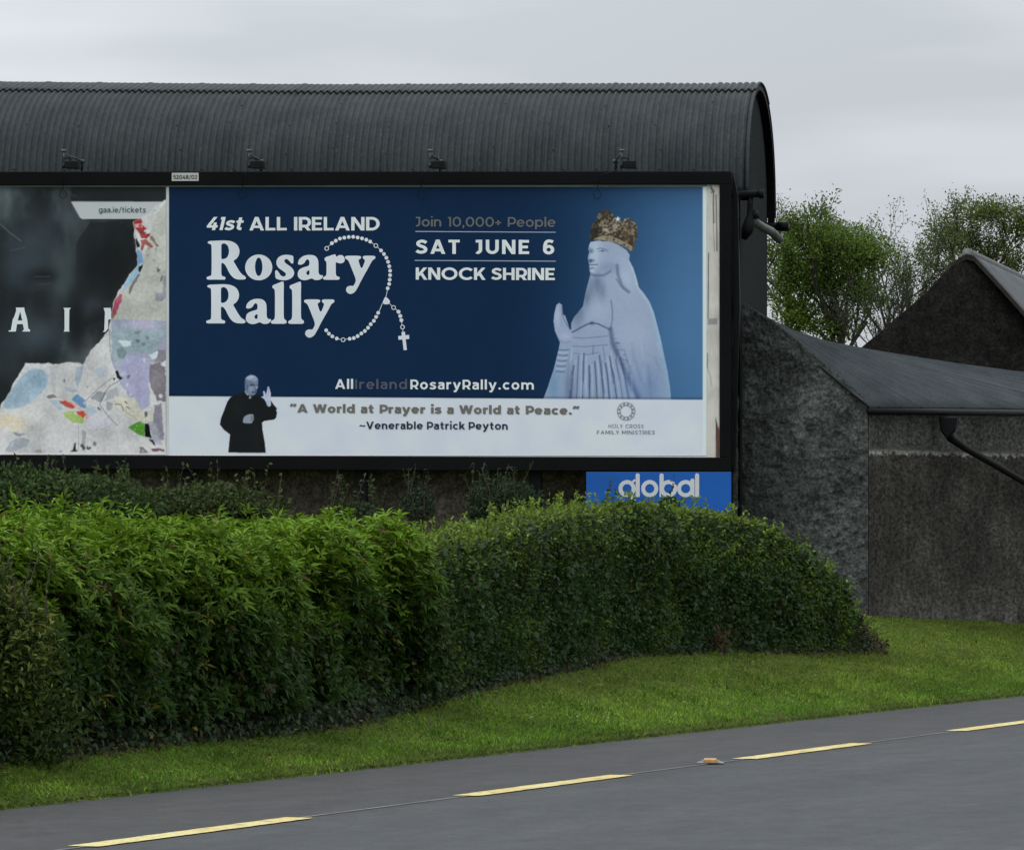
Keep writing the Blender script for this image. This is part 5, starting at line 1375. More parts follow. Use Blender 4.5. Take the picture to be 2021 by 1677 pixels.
sw = MB(); a = A(2116, 738, gY); q4 = [a, a + dvec * 1.55, (a + dvec * 1.55) * (1, 1, 0) + np.array((0, 0, .3)), a * (1, 1, 0) + np.array((0, 0, .3))]
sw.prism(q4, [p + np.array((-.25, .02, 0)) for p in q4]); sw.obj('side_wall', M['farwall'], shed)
M['ridge_cap'] = simple_mat('ridge_cap', (0.17, 0.17, 0.165), .8, .3, 6)
rc2 = MB(); a = A(1907, 500, gY) ; rc2.tube([a + dvec * .01, a + dvec * .8, a + dvec * 1.6], .08, 8); rc2.obj('ridge_cap', M['ridge_cap'], shed, smooth=True)

# ------------------------------------------------------------------ leaves
def leaf_mesh(P, Dr, Nn, Ln, Wd, Cc, droop=0.15):
    """quads: base, two shoulders, tip.  P base, Dr direction, Nn face normal (all (n,3)), Ln/Wd (n,), Cc (n,3)"""
    Dr = Dr / (np.linalg.norm(Dr, axis=1, keepdims=True) + 1e-9)
    Nn = Nn - Dr * np.sum(Dr * Nn, 1, keepdims=True); Nn = Nn / (np.linalg.norm(Nn, axis=1, keepdims=True) + 1e-9)
    S = np.cross(Dr, Nn)
    L_, W_ = Ln[:, None], Wd[:, None]
    mid = P + Dr * L_ * .48
    a = mid + S * W_ * .5 + Nn * W_ * .12; b2 = mid - S * W_ * .5 + Nn * W_ * .12
    tip = P + Dr * L_ - Nn * L_ * droop
    V = np.stack((P, a, tip, b2), 1).reshape(-1, 3)
    n = len(P); fc = np.arange(4 * n).reshape(n, 4)
    return V, fc, np.repeat(Cc, 4, 0)
def unit(v): return v / (np.linalg.norm(v, axis=-1, keepdims=True) + 1e-9)
def rand_dirs(rs, n): return unit(rs.normal(size=(n, 3)))
def join_leaves(parts):
    V, Fc, C = [], [], []; n = 0
    for v, f, c in parts: V.append(v); Fc.append(f + n); C.append(c); n += len(v)
    return np.vstack(V), np.vstack(Fc), np.vstack(C)

# hedge body: rounded section swept along the base line
class HedgeBody:
    def __init__(s, base, height, depth, lump=.12, freq=1.6, seed=0, end=(1.0, 1.0)):
        s.base = np.array(base, float); d = np.linalg.norm(np.diff(s.base[:, :2], axis=0), axis=1)
        s.t = np.concatenate(([0], np.cumsum(d))); s.len = s.t[-1]
        s.h = np.array(height, float); s.dp = np.array(depth, float); s.lump, s.freq, s.seed, s.end = lump, freq, seed, end
    def at(s, t, phi, shrink=0.0):
        t = np.asarray(t, float); phi = np.asarray(phi, float)
        B = np.stack([np.interp(t, s.t, s.base[:, k]) for k in range(3)], -1)
        h = np.interp(t, s.t, s.h); dp = np.interp(t, s.t, s.dp)
        e = np.minimum(np.clip(t / s.end[0], 0, 1), np.clip((s.len - t) / s.end[1], 0, 1)); r = np.sqrt(np.clip(1 - (1 - e) ** 2, 0, 1)); r = .08 + .92 * r
        tg = np.stack([np.interp(t + .3, s.t, s.base[:, k]) - np.interp(t - .3, s.t, s.base[:, k]) for k in range(2)], -1); tg = unit(tg)
        nin = np.stack((-tg[..., 1], tg[..., 0], 0 * t), -1)        # away from the road
        cy, cz = -np.cos(phi), np.sin(phi)
        sy = np.sign(cy) * np.abs(cy) ** .55; szz = np.abs(cz) ** .55
        nrm = unit(nin * (np.sign(cy) * np.abs(cy) ** 1.3)[..., None] + np.array((0, 0, 1.0)) * (np.abs(cz) ** 1.3)[..., None])
        P = B + nin * (dp / 2 * (1 + sy * r))[..., None]
        P[..., 2] = B[..., 2] + h * szz * (.35 + .65 * r) - .02
        q = P * s.freq + s.seed
        lum = s.lump * (fbm(q, 3) - .45) * 2 * np.clip(szz * 2.5, .3, 1) * (1 - .40 * np.abs(cz) ** 3)
        P = P + nrm * (lum - shrink)[..., None]
        return P, nrm
    def sample(s, rs, n, lo=0.02, hi=.80):
        t = rs.rand(n) * s.len; face = rs.rand(n) < .55
        zf = np.clip(lo + rs.rand(n), 0, 1) ** (1 / .55)
        phi = np.where(face, np.arcsin(np.clip(zf, 0, 1)), (.2 + (hi - .2) * rs.rand(n)) * math.pi)
        return (t, phi) + s.at(t, phi)
    def core(s, shrink, nt=160, np_=36):
        T_, Ph = np.meshgrid(np.linspace(0.02, s.len - .02, nt), np.linspace(0, math.pi, np_))
        P, _ = s.at(T_, Ph, shrink); return P.reshape(-1, 3), grid_faces(np_, nt)

def hedge_base(uv): return [ghit(u, v) for u, v in uv]
def heights(base, tops): return [A(u, v, p[1] + .3)[2] - p[2] for p, (u, v) in zip(base, tops)]

# ---- bright leafy hedge at left
hb = hedge_base([(-420, 1560), (-120, 1520), (0, 1506), (150, 1488), (300, 1471), (450, 1456), (600, 1442), (720, 1420), (810, 1399), (905, 1372)])
hh = [1.50, 1.50, 1.51, 1.56, 1.56, 1.52, 1.50, 1.48, 1.42, 1.20]
H1 = HedgeBody(hb, hh, [1.5] * 10, lump=.50, freq=1.15, seed=3.0, end=(1.0, 1.3))
hedge1 = thing('hedge', hb[4], 'bright green loosely grown hedge with long drooping leaflets below the rally poster', 'hedge')
rs = np.random.RandomState(21)
def sprigs(body, rs, n, lo, hi, nl, ln, wd, cols, hfun, sink=.22, up=.55):
    t, phi, P, Nr = body.sample(rs, n, lo, hi)
    P = P - Nr * (rs.rand(n) ** 1.6 * sink)[:, None]
    ax = unit(Nr * .8 + np.array((0, 0, up)) + rs.normal(size=(n, 3)) * .35)
    ref = unit(np.cross(ax, rand_dirs(rs, n))); ref2 = np.cross(ax, ref)
    base_c = hfun(P, Nr, rs)
    big = .55 + .85 * rs.rand(n)
    parts = []
    for k in range(nl):
        a = 2 * math.pi * (k + rs.rand(n) * .5) / nl
        rad = ref * np.cos(a)[:, None] + ref2 * np.sin(a)[:, None]
        d = unit(rad * (.75 + .35 * rs.rand(n))[:, None] + ax * (.55 + .3 * rs.rand(n))[:, None] + np.array((0, 0, -.30)))
        L_ = ln * (.65 + .6 * rs.rand(n)) * big; W_ = wd * (.75 + .5 * rs.rand(n)) * big
        c_ = base_c * (.8 + .4 * rs.rand(n))[:, None]
        parts.append(leaf_mesh(P + ax * (.012 * k / nl), d, unit(ax + rs.normal(size=(n, 3)) * .25), L_, W_, c_, .22))
    return parts
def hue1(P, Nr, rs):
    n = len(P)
    new = np.clip(Nr[:, 2] * 1.35 - .30 + .8 * (fbm(P * 2.2, 3) - .5) + rs.normal(0, .18, n), 0, 1)[:, None]   # young growth at the top, with the brighter light there put into the colour
    old = np.array((0.026, 0.062, 0.007)); fresh_lit = np.array((0.14, 0.245, 0.018))
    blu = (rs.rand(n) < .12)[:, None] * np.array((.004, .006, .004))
    c = old * (1 - new) + fresh_lit * new + blu
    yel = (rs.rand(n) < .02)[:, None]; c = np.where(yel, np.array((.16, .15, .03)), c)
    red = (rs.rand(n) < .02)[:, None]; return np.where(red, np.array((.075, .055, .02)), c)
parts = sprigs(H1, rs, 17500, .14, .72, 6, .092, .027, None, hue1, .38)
n = 420; t, phi, P, Nr = H1.sample(rs, n, .3, .7)
hl = .03 + .13 * rs.rand(n)
for k in range(5):                                     # stray shoots above the general surface
    ax = unit(Nr * .5 + np.array((0, 0, .9)) + rs.normal(0, .15, (n, 3))); q = P + ax * (hl * (.3 + .18 * k))[:, None]
    for j in range(2):
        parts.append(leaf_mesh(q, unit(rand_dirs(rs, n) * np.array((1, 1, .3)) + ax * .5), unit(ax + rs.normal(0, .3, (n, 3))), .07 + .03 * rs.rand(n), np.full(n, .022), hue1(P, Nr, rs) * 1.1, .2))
n = 9000; t, phi, P, Nr = H1.sample(rs, n, .02, .3)
lowm = (P[:, 2] - zg(P[:, 0], P[:, 1])) < .75
P = P[lowm]; Nr = Nr[lowm]; n = len(P)               # ivy climbing into the lower face
parts.append(leaf_mesh(P + Nr * .03, unit(rand_dirs(rs, n) + np.array((0, 0, -.3))), unit(Nr + rs.normal(0, .5, (n, 3)) + np.array((0, 0, .3))), .04 + .03 * rs.rand(n), .03 + .02 * rs.rand(n), np.array((.036, .062, .022)) * (.5 + 1.0 * rs.rand(n))[:, None], .1))
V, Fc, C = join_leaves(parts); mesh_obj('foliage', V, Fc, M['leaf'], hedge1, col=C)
V, Fc = H1.core(.40); mesh_obj('shade_core', V, Fc, M['inner'], hedge1, smooth=True)  # added closed core, shade between the leaves put into its dark colour

# ---- dark clipped hedge at right
hb = hedge_base([(835, 1388), (890, 1374), (950, 1358), (1050, 1336), (1150, 1315), (1250, 1294), (1400, 1285), (1550, 1287), (1650, 1288), (1735, 1284)])
tops = [(850, 1013), (890, 1012), (950, 1012), (1050, 1008), (1150, 997), (1250, 990), (1400, 988), (1500, 1000), (1620, 1095), (1735, 1200)]
hh = [q - (.15, .17, .17, .14, .09, .05, .05, .09, .12, .12)[i] for i, q in enumerate(heights(hb, tops))]
H2 = HedgeBody(hb, hh, [1.0] * 8 + [.8, .5], lump=.15, freq=1.7, seed=11.0, end=(.6, .9))
hedge2 = thing('hedge', hb[5], 'dark green clipped hedge grown through with ivy, below the blue sign', 'hedge')
rs = np.random.RandomState(31)
def small_leaves(body, rs, n, lo, hi, ln, wd, hfun, sink=.14, spread=.8):
    t, phi, P, Nr = body.sample(rs, n, lo, hi)
    P = P - Nr * (rs.rand(n) ** 1.5 * sink)[:, None]
    d = unit(rand_dirs(rs, n) * spread + Nr * .35 + np.array((0, 0, -.15)))
    nn = unit(Nr + rs.normal(size=(n, 3)) * .55 + np.array((0, 0, .35)))
    L_ = ln * (.55 + .8 * rs.rand(n)); W_ = wd * (.6 + .7 * rs.rand(n))
    return leaf_mesh(P, d, nn, L_, W_, hfun(P, Nr, rs), .12)
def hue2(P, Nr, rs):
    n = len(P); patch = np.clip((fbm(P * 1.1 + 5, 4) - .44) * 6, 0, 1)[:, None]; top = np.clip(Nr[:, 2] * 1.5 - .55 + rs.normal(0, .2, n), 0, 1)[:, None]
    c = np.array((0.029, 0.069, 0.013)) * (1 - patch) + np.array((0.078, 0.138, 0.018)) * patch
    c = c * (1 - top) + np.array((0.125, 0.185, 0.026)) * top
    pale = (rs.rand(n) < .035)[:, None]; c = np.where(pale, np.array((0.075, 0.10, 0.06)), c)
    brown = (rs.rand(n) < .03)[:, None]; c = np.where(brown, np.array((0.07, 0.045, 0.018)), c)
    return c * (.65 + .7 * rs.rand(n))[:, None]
parts = [small_leaves(H2, rs, 150000, .0, .80, .042, .026, hue2, .16)]
def hue_ivy(P, Nr, rs):
    n = len(P); return np.array((0.034, 0.060, 0.024)) * (.6 + .9 * rs.rand(n))[:, None] + (rs.rand(n) < .08)[:, None] * np.array((.03, .035, .03))
parts.append(small_leaves(H2, rs, 9000, .0, .36, .06, .05, hue_ivy, .03))
# loose shoots standing out of the clipped faces
t, phi, P, Nr = H2.sample(rs, 420, .25, .75)
sh = []
for k in range(7):
    ax = unit(Nr + np.array((0, 0, .7)) + 0 * P); q = P + ax * (.01 + .018 * k)
    sh.append(leaf_mesh(q, unit(rand_dirs(rs, len(P)) + ax * .4), rand_dirs(rs, len(P)) + np.array((0, 0, 1.)), np.full(len(P), .05), np.full(len(P), .026), hue2(P, Nr, rs) * 1.25, .1))
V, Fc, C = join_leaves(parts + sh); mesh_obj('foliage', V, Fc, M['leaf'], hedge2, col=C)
V, Fc = H2.core(.18); mesh_obj('shade_core', V, Fc, M['inner'], hedge2, smooth=True)
tw = MB(); hub = ghit(1690, 1287) + np.array((-.12, .25, .02))
for k in range(26):
    d = np.array((rs.normal(0, .9), -.25 + rs.normal(0, .3), .35 + rs.rand() * .6)); tw.tube([hub, hub + d * .22 + rs.normal(0, .02, 3), hub + d * .5 + rs.normal(0, .05, 3)], [.010, .007, .003], 4)
tw.obj('twigs', M['twig'], hedge2)
# dead orange tuft at its foot
def blob_leaves(rs, c, r, n, ln, wd, col, var=.35, up=.3, shell=.55):
    d = rand_dirs(rs, n); rad = (shell + (1 - shell) * rs.rand(n))[:, None]
    lum = (.75 + .6 * fbm(d * 2.1 + np.asarray(c) , 3))[:, None]
    P = np.asarray(c) + d * np.asarray(r) * rad * lum
    dr = unit(d * .5 + rand_dirs(rs, n) * .7 + np.array((0, 0, up))); nn = unit(d + rs.normal(size=(n, 3)) * .5 + np.array((0, 0, .5)))
    C = np.asarray(col) * (1 - var + 2 * var * rs.rand(n))[:, None]
    return leaf_mesh(P, dr, nn, ln * (.6 + .7 * rs.rand(n)), wd * (.6 + .7 * rs.rand(n)), C, .15)
c = ghit(1412, 1284)
V, Fc, C = join_leaves([blob_leaves(rs, c + np.array((0.0, .0, .10)), (.13, .12, .13), 420, .08, .012, (.105, .068, .032), up=.2, shell=.2)])
mesh_obj('dead_tuft', V, Fc, M['leaf_matte'], hedge2, col=C)

# ---- shrub things
def stems(mb, rs, c, r, n, z0):
    for k in range(n):
        a = rs.rand() * 6.28; p = np.array((c[0] + rs.normal(0, r[0] * .15), c[1] + rs.normal(0, r[1] * .15), z0)); q = np.asarray(c) + np.array((math.cos(a) * r[0] * .6, math.sin(a) * r[1] * .6, r[2] * (.2 + .6 * rs.rand())))
        mb.tube([p, (p + q) / 2 + rs.normal(0, .04, 3), q], [.012, .008, .004], 5)
def shrub(name, label, cat, c, r, n, ln, wd, col, seed, mat_='leaf', shoots=0, core=True, var=.4, z0=None, extra=()):
    rs = np.random.RandomState(seed); c = np.asarray(c, float)
    zb = float(zg(c[0], c[1])) if z0 is None else z0
    t = thing(name, (c[0], c[1], zb), label, cat)
    parts = [blob_leaves(rs, c, r, n, ln, wd, col, var)]
    for cc, rr_, nn_ in extra: parts.append(blob_leaves(rs, np.asarray(cc), rr_, nn_, ln, wd, col, var))
    mb = MB(); stems(mb, rs, c, r, 9, zb)
    for k in range(shoots):
        a = rs.rand() * 6.28; rr2 = rs.rand() ** .5
        p = c + np.array((math.cos(a) * r[0] * rr2, math.sin(a) * r[1] * rr2, r[2] * .6)); hgt = rs.uniform(.12, .34); lean_ = rs.normal(0, .25, 2)
        q = p + np.array((lean_[0] * hgt, lean_[1] * hgt, hgt)); mb.tube([p - np.array((0, 0, .2)), p, q], [.006, .004, .002], 4)
        m_ = 9; f = np.linspace(0, 1, m_)[:, None]; Q = p * (1 - f) + q * f
        parts.append(leaf_mesh(Q, unit(rand_dirs(rs, m_) + np.array((0, 0, .4))), rand_dirs(rs, m_) + np.array((0, 0, 1.)), np.full(m_, ln), np.full(m_, wd), np.asarray(col) * (.9 + .5 * rs.rand(m_))[:, None], .15))
    V, Fc, C = join_leaves(parts); mesh_obj('foliage', V, Fc, M[mat_], t, col=C)
    mb.obj('stems', M['twig'], t)
    if core:
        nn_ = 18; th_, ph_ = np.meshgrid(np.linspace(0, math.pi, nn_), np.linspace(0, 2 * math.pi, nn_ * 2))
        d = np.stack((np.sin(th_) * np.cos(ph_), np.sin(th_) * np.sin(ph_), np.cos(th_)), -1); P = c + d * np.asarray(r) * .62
        mesh_obj('shade_core', P.reshape(-1, 3), grid_faces(nn_ * 2, nn_), M['inner'], t, smooth=True)
    return t
c = ghit(30, 1494); 
sh_ = shrub('shrub', 'olive tangled bush at the left edge, in front of the bright hedge', 'bush', (c[0] - .38, c[1] - .05, .92), (.62, .62, .76), 9000, .060, .022, (.050, .078, .018), 41, shoots=30, var=.6,
      extra=[((c[0] - .25, c[1], .45), (.66, .6, .5), 5000), ((c[0] - .02, c[1] - .1, 1.0), (.26, .4, .42), 1500), ((c[0] - .55, c[1] + .1, 1.25), (.55, .5, .40), 2400)])
rs = np.random.RandomState(141); V, Fc, C = join_leaves([blob_leaves(rs, (c[0] - .08, c[1] - .15, .95), (.34, .5, .50), 1500, .060, .020, (.120, .142, .026), .6, shell=.8), blob_leaves(rs, (c[0] - .42, c[1] - .1, 1.30), (.40, .5, .34), 900, .060, .020, (.135, .165, .028), .6, shell=.85)])
mesh_obj('new_growth', V, Fc, M['leaf'], sh_, col=C)
shrub('bramble', 'dark bramble thicket under the torn poster, left of the other undergrowth', 'bramble', A(110, 1000, 55), (1.05, .7, .33), 9000, .056, .036, (.044, .074, .022), 42, shoots=22, var=.5, extra=[(A(30, 962, 55), (.5, .5, .22), 1500)])
shrub('bramble', 'dull green bramble bank under the frame, between the torn poster and the first post', 'bramble', A(390, 1008, 57), (.95, .5, .26), 7500, .052, .034, (.056, .080, .024), 43, shoots=18, var=.5)
shrub('bush', 'thin wiry bush standing before the concrete wall under the website line', 'bush', A(700, 1012, 58), (.30, .3, .14), 600, .06, .03, (.034, .050, .020), 44, shoots=14, var=.4, core=False)
shrub('bush', 'small feathery bush before the wall, left of the large rounded bush', 'bush', A(825, 1000, 58), (.18, .2, .18), 700, .06, .022, (.030, .050, .024), 45, shoots=9, var=.4, core=False)
shrub('bush', 'rounded dusty green bush before the wall beneath the quotation', 'bush', A(995, 1000, 58), (.42, .36, .28), 2600, .07, .022, (.032, .056, .026), 46, shoots=14, var=.4)
shrub('weed', 'tall weed shoot rising against left part of the blue sign', 'weed', A(1200, 1000, 59.4), (.07, .08, .06), 60, .05, .03, (.045, .085, .024), 47, shoots=3, var=.4, core=False)
shrub('weed', 'leafy weed clump in front of the sign\'s last letters', 'weed', A(1322, 992, 59.4), (.12, .10, .05), 130, .05, .035, (.040, .080, .024), 48, shoots=1, var=.4, core=False)

# ---- ground ivy and leaf litter along the hedge foot
rs = np.random.RandomState(51)
def foot_strip(path, n, wlo, whi, hmax, ln, wd, col, var):
    P = np.array([ghit(u, v) for u, v in path]); tt = np.linspace(0, 1, len(P)); t = rs.rand(n); w = rs.uniform(wlo, whi, n)
    Q = np.stack([np.interp(t, tt, P[:, k]) for k in range(3)], -1); Q[:, :2] += RN[None] * w[:, None]
    lum = fbm(np.stack((Q[:, 0] * 2.5, Q[:, 1] * 2.5, 0 * t), -1), 3)
    zb = zg(Q[:, 0], Q[:, 1]); Q[:, 2] = zb + rs.rand(n) ** 1.3 * hmax * (.4 + 1.2 * lum) * np.clip((w - wlo) / (whi - wlo) * 2.2, .08, 1)
    C = np.asarray(col) * (1 - var + 2 * var * rs.rand(n))[:, None]
    return leaf_mesh(Q, unit(rand_dirs(rs, n) + np.array((0, -.2, -.1))), unit(rand_dirs(rs, n) * .7 + np.array((-RN[0] * 1.0, -RN[1] * 1.0, .7))), ln * (.6 + .7 * rs.rand(n)), wd * (.6 + .7 * rs.rand(n)), C, .12)
ivy_path = [(-150, 1526), (0, 1509), (300, 1474), (600, 1445), (740, 1419), (860, 1387), (975, 1355), (1060, 1336), (1150, 1317), (1250, 1293), (1500, 1288), (1735, 1286)]
parts = [foot_strip(ivy_path, 24000, -.03, .42, .40, .05, .040, (.040, .058, .030), .6),
         foot_strip(ivy_path, 2600, -.10, .2, .06, .05, .03, (.075, .055, .028), .5),
         foot_strip([(1560, 1290), (1735, 1288), (1745, 1272)], 1000, -.06, .2, .12, .05, .028, (.055, .050, .026), .6),
         foot_strip([(180, 1488), (330, 1470), (400, 1463)], 26, -.04, .15, .2, .06, .04, (.24, .19, .03), .5)]
V, Fc, C = join_leaves(parts); tag(mesh_obj('ground_ivy', V, Fc, M['leaf'], col=C), 'dark ground ivy and fallen leaves along the foot of the hedges', 'ivy', kind='stuff')

# ------------------------------------------------------------------ grass
rs = np.random.RandomState(61)
n = 330000
t = rs.uniform(-7, 36, n); d = rs.rand(n) ** .9 * 2.9 - .03 * fbm(np.stack((t * 6, 0 * t, 0 * t), -1), 3) * 2
x, y = road_xy(t, d); u_ = CU + F * x / y
keep = (u_ > -140) & (u_ < 2180); t, d, x, y = t[keep], d[keep], x[keep], y[keep]; n = len(t)
z = zg(x, y)
cl = fbm(np.stack((t * 1.3, d * 2.6, 0 * t), -1), 4); cl2 = fbm(np.stack((t * .35 + 9, d * 1.2, 0 * t), -1), 3)
hgt = (.016 + .023 * rs.rand(n) ** 1.6) * (.45 + 1.1 * cl) ; hgt[d < .25] *= 1.25
bare = (fbm(np.stack((t * .8 + 3, d * 2.0, 0 * t), -1), 3) + .22 * np.clip(d - .75, 0, 1.2) > .70) & (rs.rand(n) < .6)
hgt[bare] *= .4
ang = rs.rand(n) * 2 * math.pi; lean_ = .25 + rs.rand(n) * 1.5
dr = np.stack((np.cos(ang) * lean_, np.sin(ang) * lean_, np.ones(n)), -1)
sd_ = unit(np.stack((np.cos(ang + 1.2), np.sin(ang + 1.2), 0 * ang), -1)); wid = .0035 + .004 * rs.rand(n)
Pb = np.stack((x, y, z - .004), -1); V = np.stack((Pb - sd_ * wid[:, None], Pb + sd_ * wid[:, None], Pb + dr * hgt[:, None]), 1).reshape(-1, 3)
k = np.clip((cl2 - .35) * 3, 0, 1)[:, None]; dry = np.clip((d - .35 + .5 * (cl - .5)) / .9, 0, 1)[:, None] * (.35 + .65 * (rs.rand(n)[:, None] < .5))
k3 = np.clip((fbm(np.stack((t * .9 + 60, d * 2.4, 0 * t), -1), 4) - .42) * 5, 0, 1)[:, None]
Cg = np.array((0.140, 0.275, 0.030)) * (1 - k) + np.array((0.215, 0.36, 0.042)) * k
Cg = Cg * (1 - .42 * k3)
Cg = Cg * (1 - .6 * dry) + np.array((0.17, 0.155, 0.050)) * .6 * dry
Cg = Cg * (.40 + 1.15 * rs.rand(n) ** 1.2)[:, None]; st_ = rs.rand(n) < .03; Cg[st_] = (.16, .15, .07)
hgt[d < .05] *= .5 + rs.rand(int((d < .05).sum())) * 1.2
edge_b = (d < .09) & (rs.rand(n) < .6); Cg[edge_b] = Cg[edge_b] * .4 + np.array((.08, .06, .03)) * .6
Vg = [V]; Fg = [np.arange(3 * n).reshape(n, 3)]; Cc = [np.repeat(Cg, 3, 0)]; cnt = 3 * n
def add_tris(Vx, Fx, Cx):
    global cnt
    tri = np.concatenate((Fx[:, [0, 1, 2]], Fx[:, [0, 2, 3]])); Vg.append(Vx); Fg.append(tri + cnt); Cc.append(Cx); cnt += len(Vx)
m_ = 5000; tt = rs.uniform(-7, 36, m_); dd = -.10 * rs.rand(m_) ** 2 + .02; x, y = road_xy(tt, dd); Pq = np.stack((x, y, np.maximum(zg(x, y), .008) + .004), -1)
add_tris(*leaf_mesh(Pq, unit(rand_dirs(rs, m_) * np.array((1, 1, .2))), np.tile((0, 0, 1.), (m_, 1)), .012 + .02 * rs.rand(m_), .008 + .012 * rs.rand(m_), np.array((.06, .05, .03)) * (.4 + .9 * rs.rand(m_))[:, None], .05))
# broad-leaved weeds, taller darker tussocks and a few daisies in the turf
m_ = 5200; tt = rs.uniform(-7, 36, m_); dd = rs.rand(m_) * 2.0; ok = fbm(np.stack((tt * .9 + 40, dd * 2.2, 0 * tt), -1), 3) > .50; tt, dd = tt[ok], dd[ok]; m_ = len(tt); x, y = road_xy(tt, dd); Pq = np.stack((x, y, zg(x, y) + .012), -1)
add_tris(*leaf_mesh(Pq, unit(rand_dirs(rs, m_) + np.array((0, 0, .35))), np.tile((0, 0, 1.), (m_, 1)) + rs.normal(0, .3, (m_, 3)), .03 + .04 * rs.rand(m_), .014 + .016 * rs.rand(m_), np.array((.085, .18, .02)) * (.6 + .8 * rs.rand(m_))[:, None], .15))
u0 = np.array([(1440, 1360), (1340, 1380), (1550, 1362), (900, 1462), (1130, 1392)]); 
for (uu, vv) in u0:
    c = ghit(uu, vv); m_ = 110; Q = c + np.stack((rs.normal(0, .22, m_), rs.normal(0, .22, m_), np.zeros(m_)), -1); Q[:, 2] = zg(Q[:, 0], Q[:, 1])
    add_tris(*leaf_mesh(Q, unit(rs.normal(size=(m_, 3)) * .5 + np.array((0, 0, 1.))), rand_dirs(rs, m_), .035 + .035 * rs.rand(m_), np.full(m_, .008), np.array((.08, .165, .018)) * (.6 + .7 * rs.rand(m_))[:, None], .3))
for (uu, vv, c_) in [(1186, 1362, (.42, .42, .38)), (1350, 1396, (.5, .5, .46)), (1049, 1427, (.5, .5, .46)), (1200, 1428, (.5, .5, .46)), (713, 1435, (.5, .5, .4)), (585, 1452, (.5, .42, .1)), (534, 1508, (.5, .42, .1)), (1486, 1316, (.5, .5, .46)), (1792, 1330, (.4, .45, .2)), (978, 1376, (.4, .36, .2)), (1610, 1342, (.4, .38, .3)), (1140, 1425, (.5, .5, .44)), (280, 1548, (.45, .4, .12)), (1945, 1322, (.3, .4, .12))]:
    c = ghit(uu, vv); m_ = 8; Q = np.tile(c + np.array((0, 0, .05)), (m_, 1)); a = np.arange(m_) * 2 * math.pi / m_
    add_tris(*leaf_mesh(Q, np.stack((np.cos(a), np.sin(a), 0 * a + .3), -1), np.tile((0, -.5, 1.), (m_, 1)), np.full(m_, .016), np.full(m_, .012), np.tile(c_, (m_, 1)), .05))
for k in range(70):
    t_, d_ = rs.uniform(-4, 30), rs.rand() * 1.5 + .05; x, y = road_xy(t_, d_); c = np.array((float(x), float(y), float(zg(x, y)) + .04)); m_ = 6; a = np.arange(m_) * 2 * math.pi / m_
    add_tris(*leaf_mesh(np.tile(c, (m_, 1)), np.stack((np.cos(a), np.sin(a), 0 * a + .3), -1), np.tile((0, -.5, 1.), (m_, 1)), np.full(m_, .009), np.full(m_, .008), np.tile(((.5, .5, .46), (.48, .46, .36), (.5, .42, .08))[rs.randint(3)], (m_, 1)), .05))
for (uu, vv, hh_) in [(1525, 1385, .16), (1697, 1352, .10), (1165, 1395, .12), (870, 1432, .12), (845, 1440, .14)]:
    c = ghit(uu, vv); m_ = 3; Q = np.tile(c, (m_, 1)); add_tris(*leaf_mesh(Q, rs.normal(0, .12, (m_, 3)) + np.array((.1, 0, 1.)), np.tile((0, -1., .1), (m_, 1)), np.full(m_, hh_), np.full(m_, .007), np.tile((.22, .20, .10), (m_, 1)), .05))
Fg2 = np.vstack(Fg); V = np.vstack(Vg); C = np.vstack(Cc)
tag(mesh_obj('grass', V, Fg2, M['grass'], col=C), 'mown roadside grass with weeds and daisies on the sloping verge', 'grass', kind='stuff')

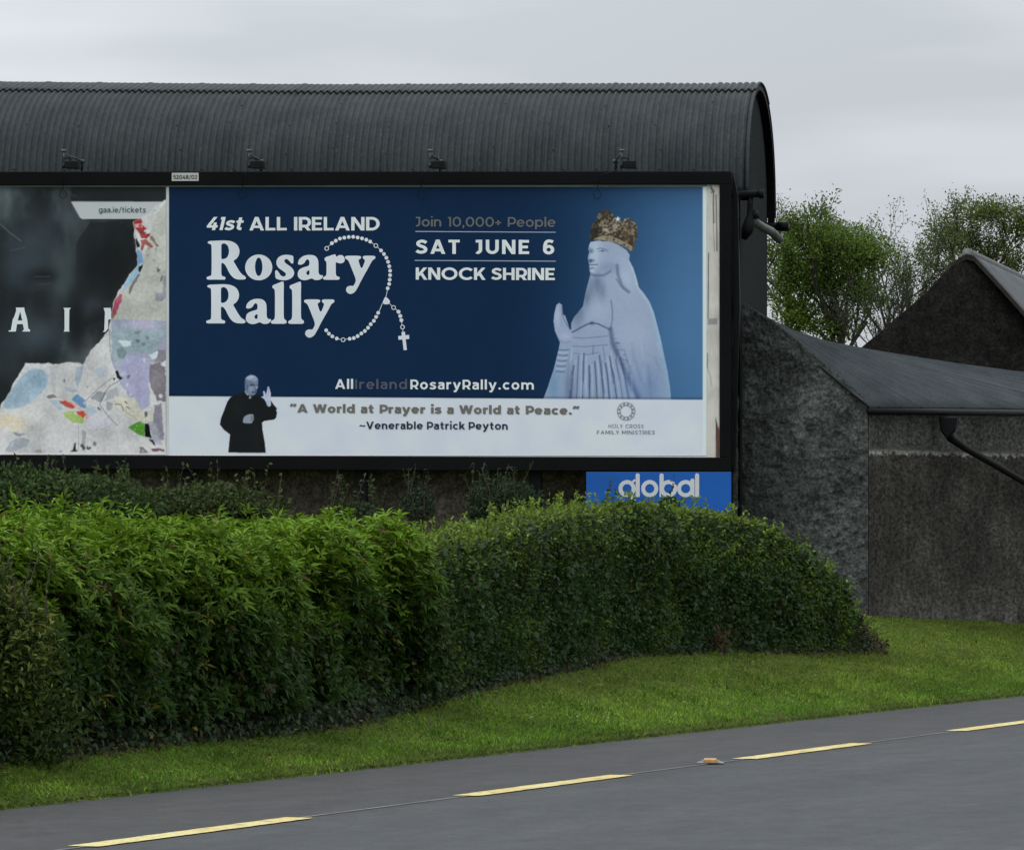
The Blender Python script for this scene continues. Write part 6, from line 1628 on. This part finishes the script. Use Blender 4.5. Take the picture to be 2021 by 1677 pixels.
# ------------------------------------------------------------------ trees beyond the sheds
def tree(label, base, trunk_top, top_z, spread, seed, leaf_n, leaf_l, leaf_c, levels=5, bare=.0, lean_=(0, 0), r0=.13, dense=()):
    rs = np.random.RandomState(seed); base = np.asarray(base, float)
    t = thing('tree', base, label, 'tree', 'trees behind the outbuildings')
    mb = MB(); tips = []
    H = top_z - trunk_top[2]
    def grow(p, d, L_, r, lv):
        d = d / np.linalg.norm(d); k = 4; pts = [p]; q = p.copy(); dd = d.copy()
        for i in range(k):
            dd = dd + rs.normal(0, .13, 3) + np.array((0, 0, .06)); dd = dd / np.linalg.norm(dd); q = q + dd * L_ / k; pts.append(q.copy())
        mb.tube(pts, [r * (1 - .45 * i / k) for i in range(k + 1)], 6 if lv < 3 else 4, cap=lv == 0)
        if lv >= levels - 2:
            for w in pts[1:]: tips.append((w, dd.copy(), lv))
        if lv < levels:
            for c_ in range(rs.choice([2, 3, 3]) if lv else 7):
                f = .35 + .65 * rs.rand() if lv else .1 + .6 * rs.rand()
                s_ = pts[min(int(round(f * k)), k)]
                sp_ = .40 if lv else .50
                nd = dd * .9 + rs.normal(0, sp_, 3) * np.array((spread, spread, .55)) + np.array((0, 0, .22)); nd = nd / np.linalg.norm(nd)
                grow(s_, nd, L_ * (rs.uniform(.62, .84) if lv else rs.uniform(.8, 1.1)), r * .58, lv + 1)
    tt_ = np.asarray(trunk_top, float); mid = (base + tt_) / 2 + np.array((.1, 0, 0))
    mb.tube([base, mid, tt_], [r0 * 1.5, r0 * 1.15, r0], 8)
    grow(tt_, np.array((lean_[0], lean_[1], 1.0)), H * .36, r0 * .9, 0)
    mb.obj('trunk', M['bark'], t)
    T = np.array([x[0] for x in tips]); keep = rs.rand(len(T)) > bare; T = T[keep]
    per_ = max(1, leaf_n // len(T)); P = np.repeat(T, per_, 0) + rs.normal(0, .07, (len(T) * per_, 3)); m_ = len(P)
    C = np.asarray(leaf_c) * (.55 + .9 * rs.rand(m_))[:, None] * (.7 + .7 * fbm(P * 1.5, 2))[:, None]
    parts = [leaf_mesh(P, unit(rand_dirs(rs, m_) + np.array((0, 0, .3))), rand_dirs(rs, m_) + np.array((0, -.4, .6)), leaf_l * (.6 + .7 * rs.rand(m_)), leaf_l * .55 * (.6 + .7 * rs.rand(m_)), C, .12)]
    for cc, rr_, nn_ in dense:
        p_ = blob_leaves(rs, np.asarray(cc), rr_, nn_, leaf_l, leaf_l * .55, leaf_c, .5, shell=.15); parts.append(p_)
    V, Fc, C = join_leaves(parts); mesh_obj('crown', V, Fc, M['leaf'], t, col=C)
    return t
TY = 96.0
def tb(u): p = A(u, 0, TY); p[2] = .75; return p
def tz(v, Y=TY): return EYE + (HV - v) / F * Y
tree('bright green bushy tree with dense crown next to the barn end', tb(1650), A(1660, 760, TY), tz(415), .9, 5, 15000, .060, (.095, .155, .024), r0=.085,
     dense=[(A(1640, 475, TY), (.80, .7, .36), 3800), (A(1595, 540, TY), (.56, .5, .42), 2600), (A(1715, 505, TY), (.56, .5, .40), 2600), (A(1575, 620, TY), (.50, .5, .50), 3200), (A(1650, 640, TY), (.46, .4, .38), 2200), (A(1545, 560, TY), (.30, .4, .50), 1000), (A(1700, 580, TY), (.40, .4, .26), 900)])
tree('thin half bare tree with grey twigs rising beside the barn gutter end', tb(1560) + np.array((0, 4, 0)), A(1556, 680, TY + 4), tz(415, TY + 4), .6, 8, 3000, .056, (.050, .065, .032), r0=.05, bare=.25)
tree('slender open tree with sparse olive leaves between bright tree and shed gable', tb(1770) + np.array((0, 6, 0)), A(1750, 760, TY + 6), tz(440, TY + 6), .9, 12, 8200, .054, (.068, .092, .032), r0=.065, bare=.15, lean_=(.15, 0))
tree('wide domed olive tree showing dark limbs above the shed roof', tb(1950) + np.array((0, 12, 0)), A(1950, 700, TY + 12), tz(365, TY + 12), 1.05, 17, 13000, .060, (.098, .125, .030), r0=.09, bare=.1,
     dense=[(A(1950, 420, TY + 12), (.95, .8, .36), 3400), (A(1885, 465, TY + 12), (.55, .5, .32), 1500), (A(2025, 445, TY + 12), (.7, .6, .40), 2200)])
tree('thin leaning sapling in front of the sky left of the shed gable', tb(1800) + np.array((0, -3, 0)), A(1715, 770, TY - 3), tz(520, TY - 3), .9, 23, 900, .055, (.046, .062, .024), r0=.04, bare=.3, lean_=(.5, 0))
print('meshes', len(bpy.data.meshes), 'faces', sum(len(m_.polygons) for m_ in bpy.data.meshes))
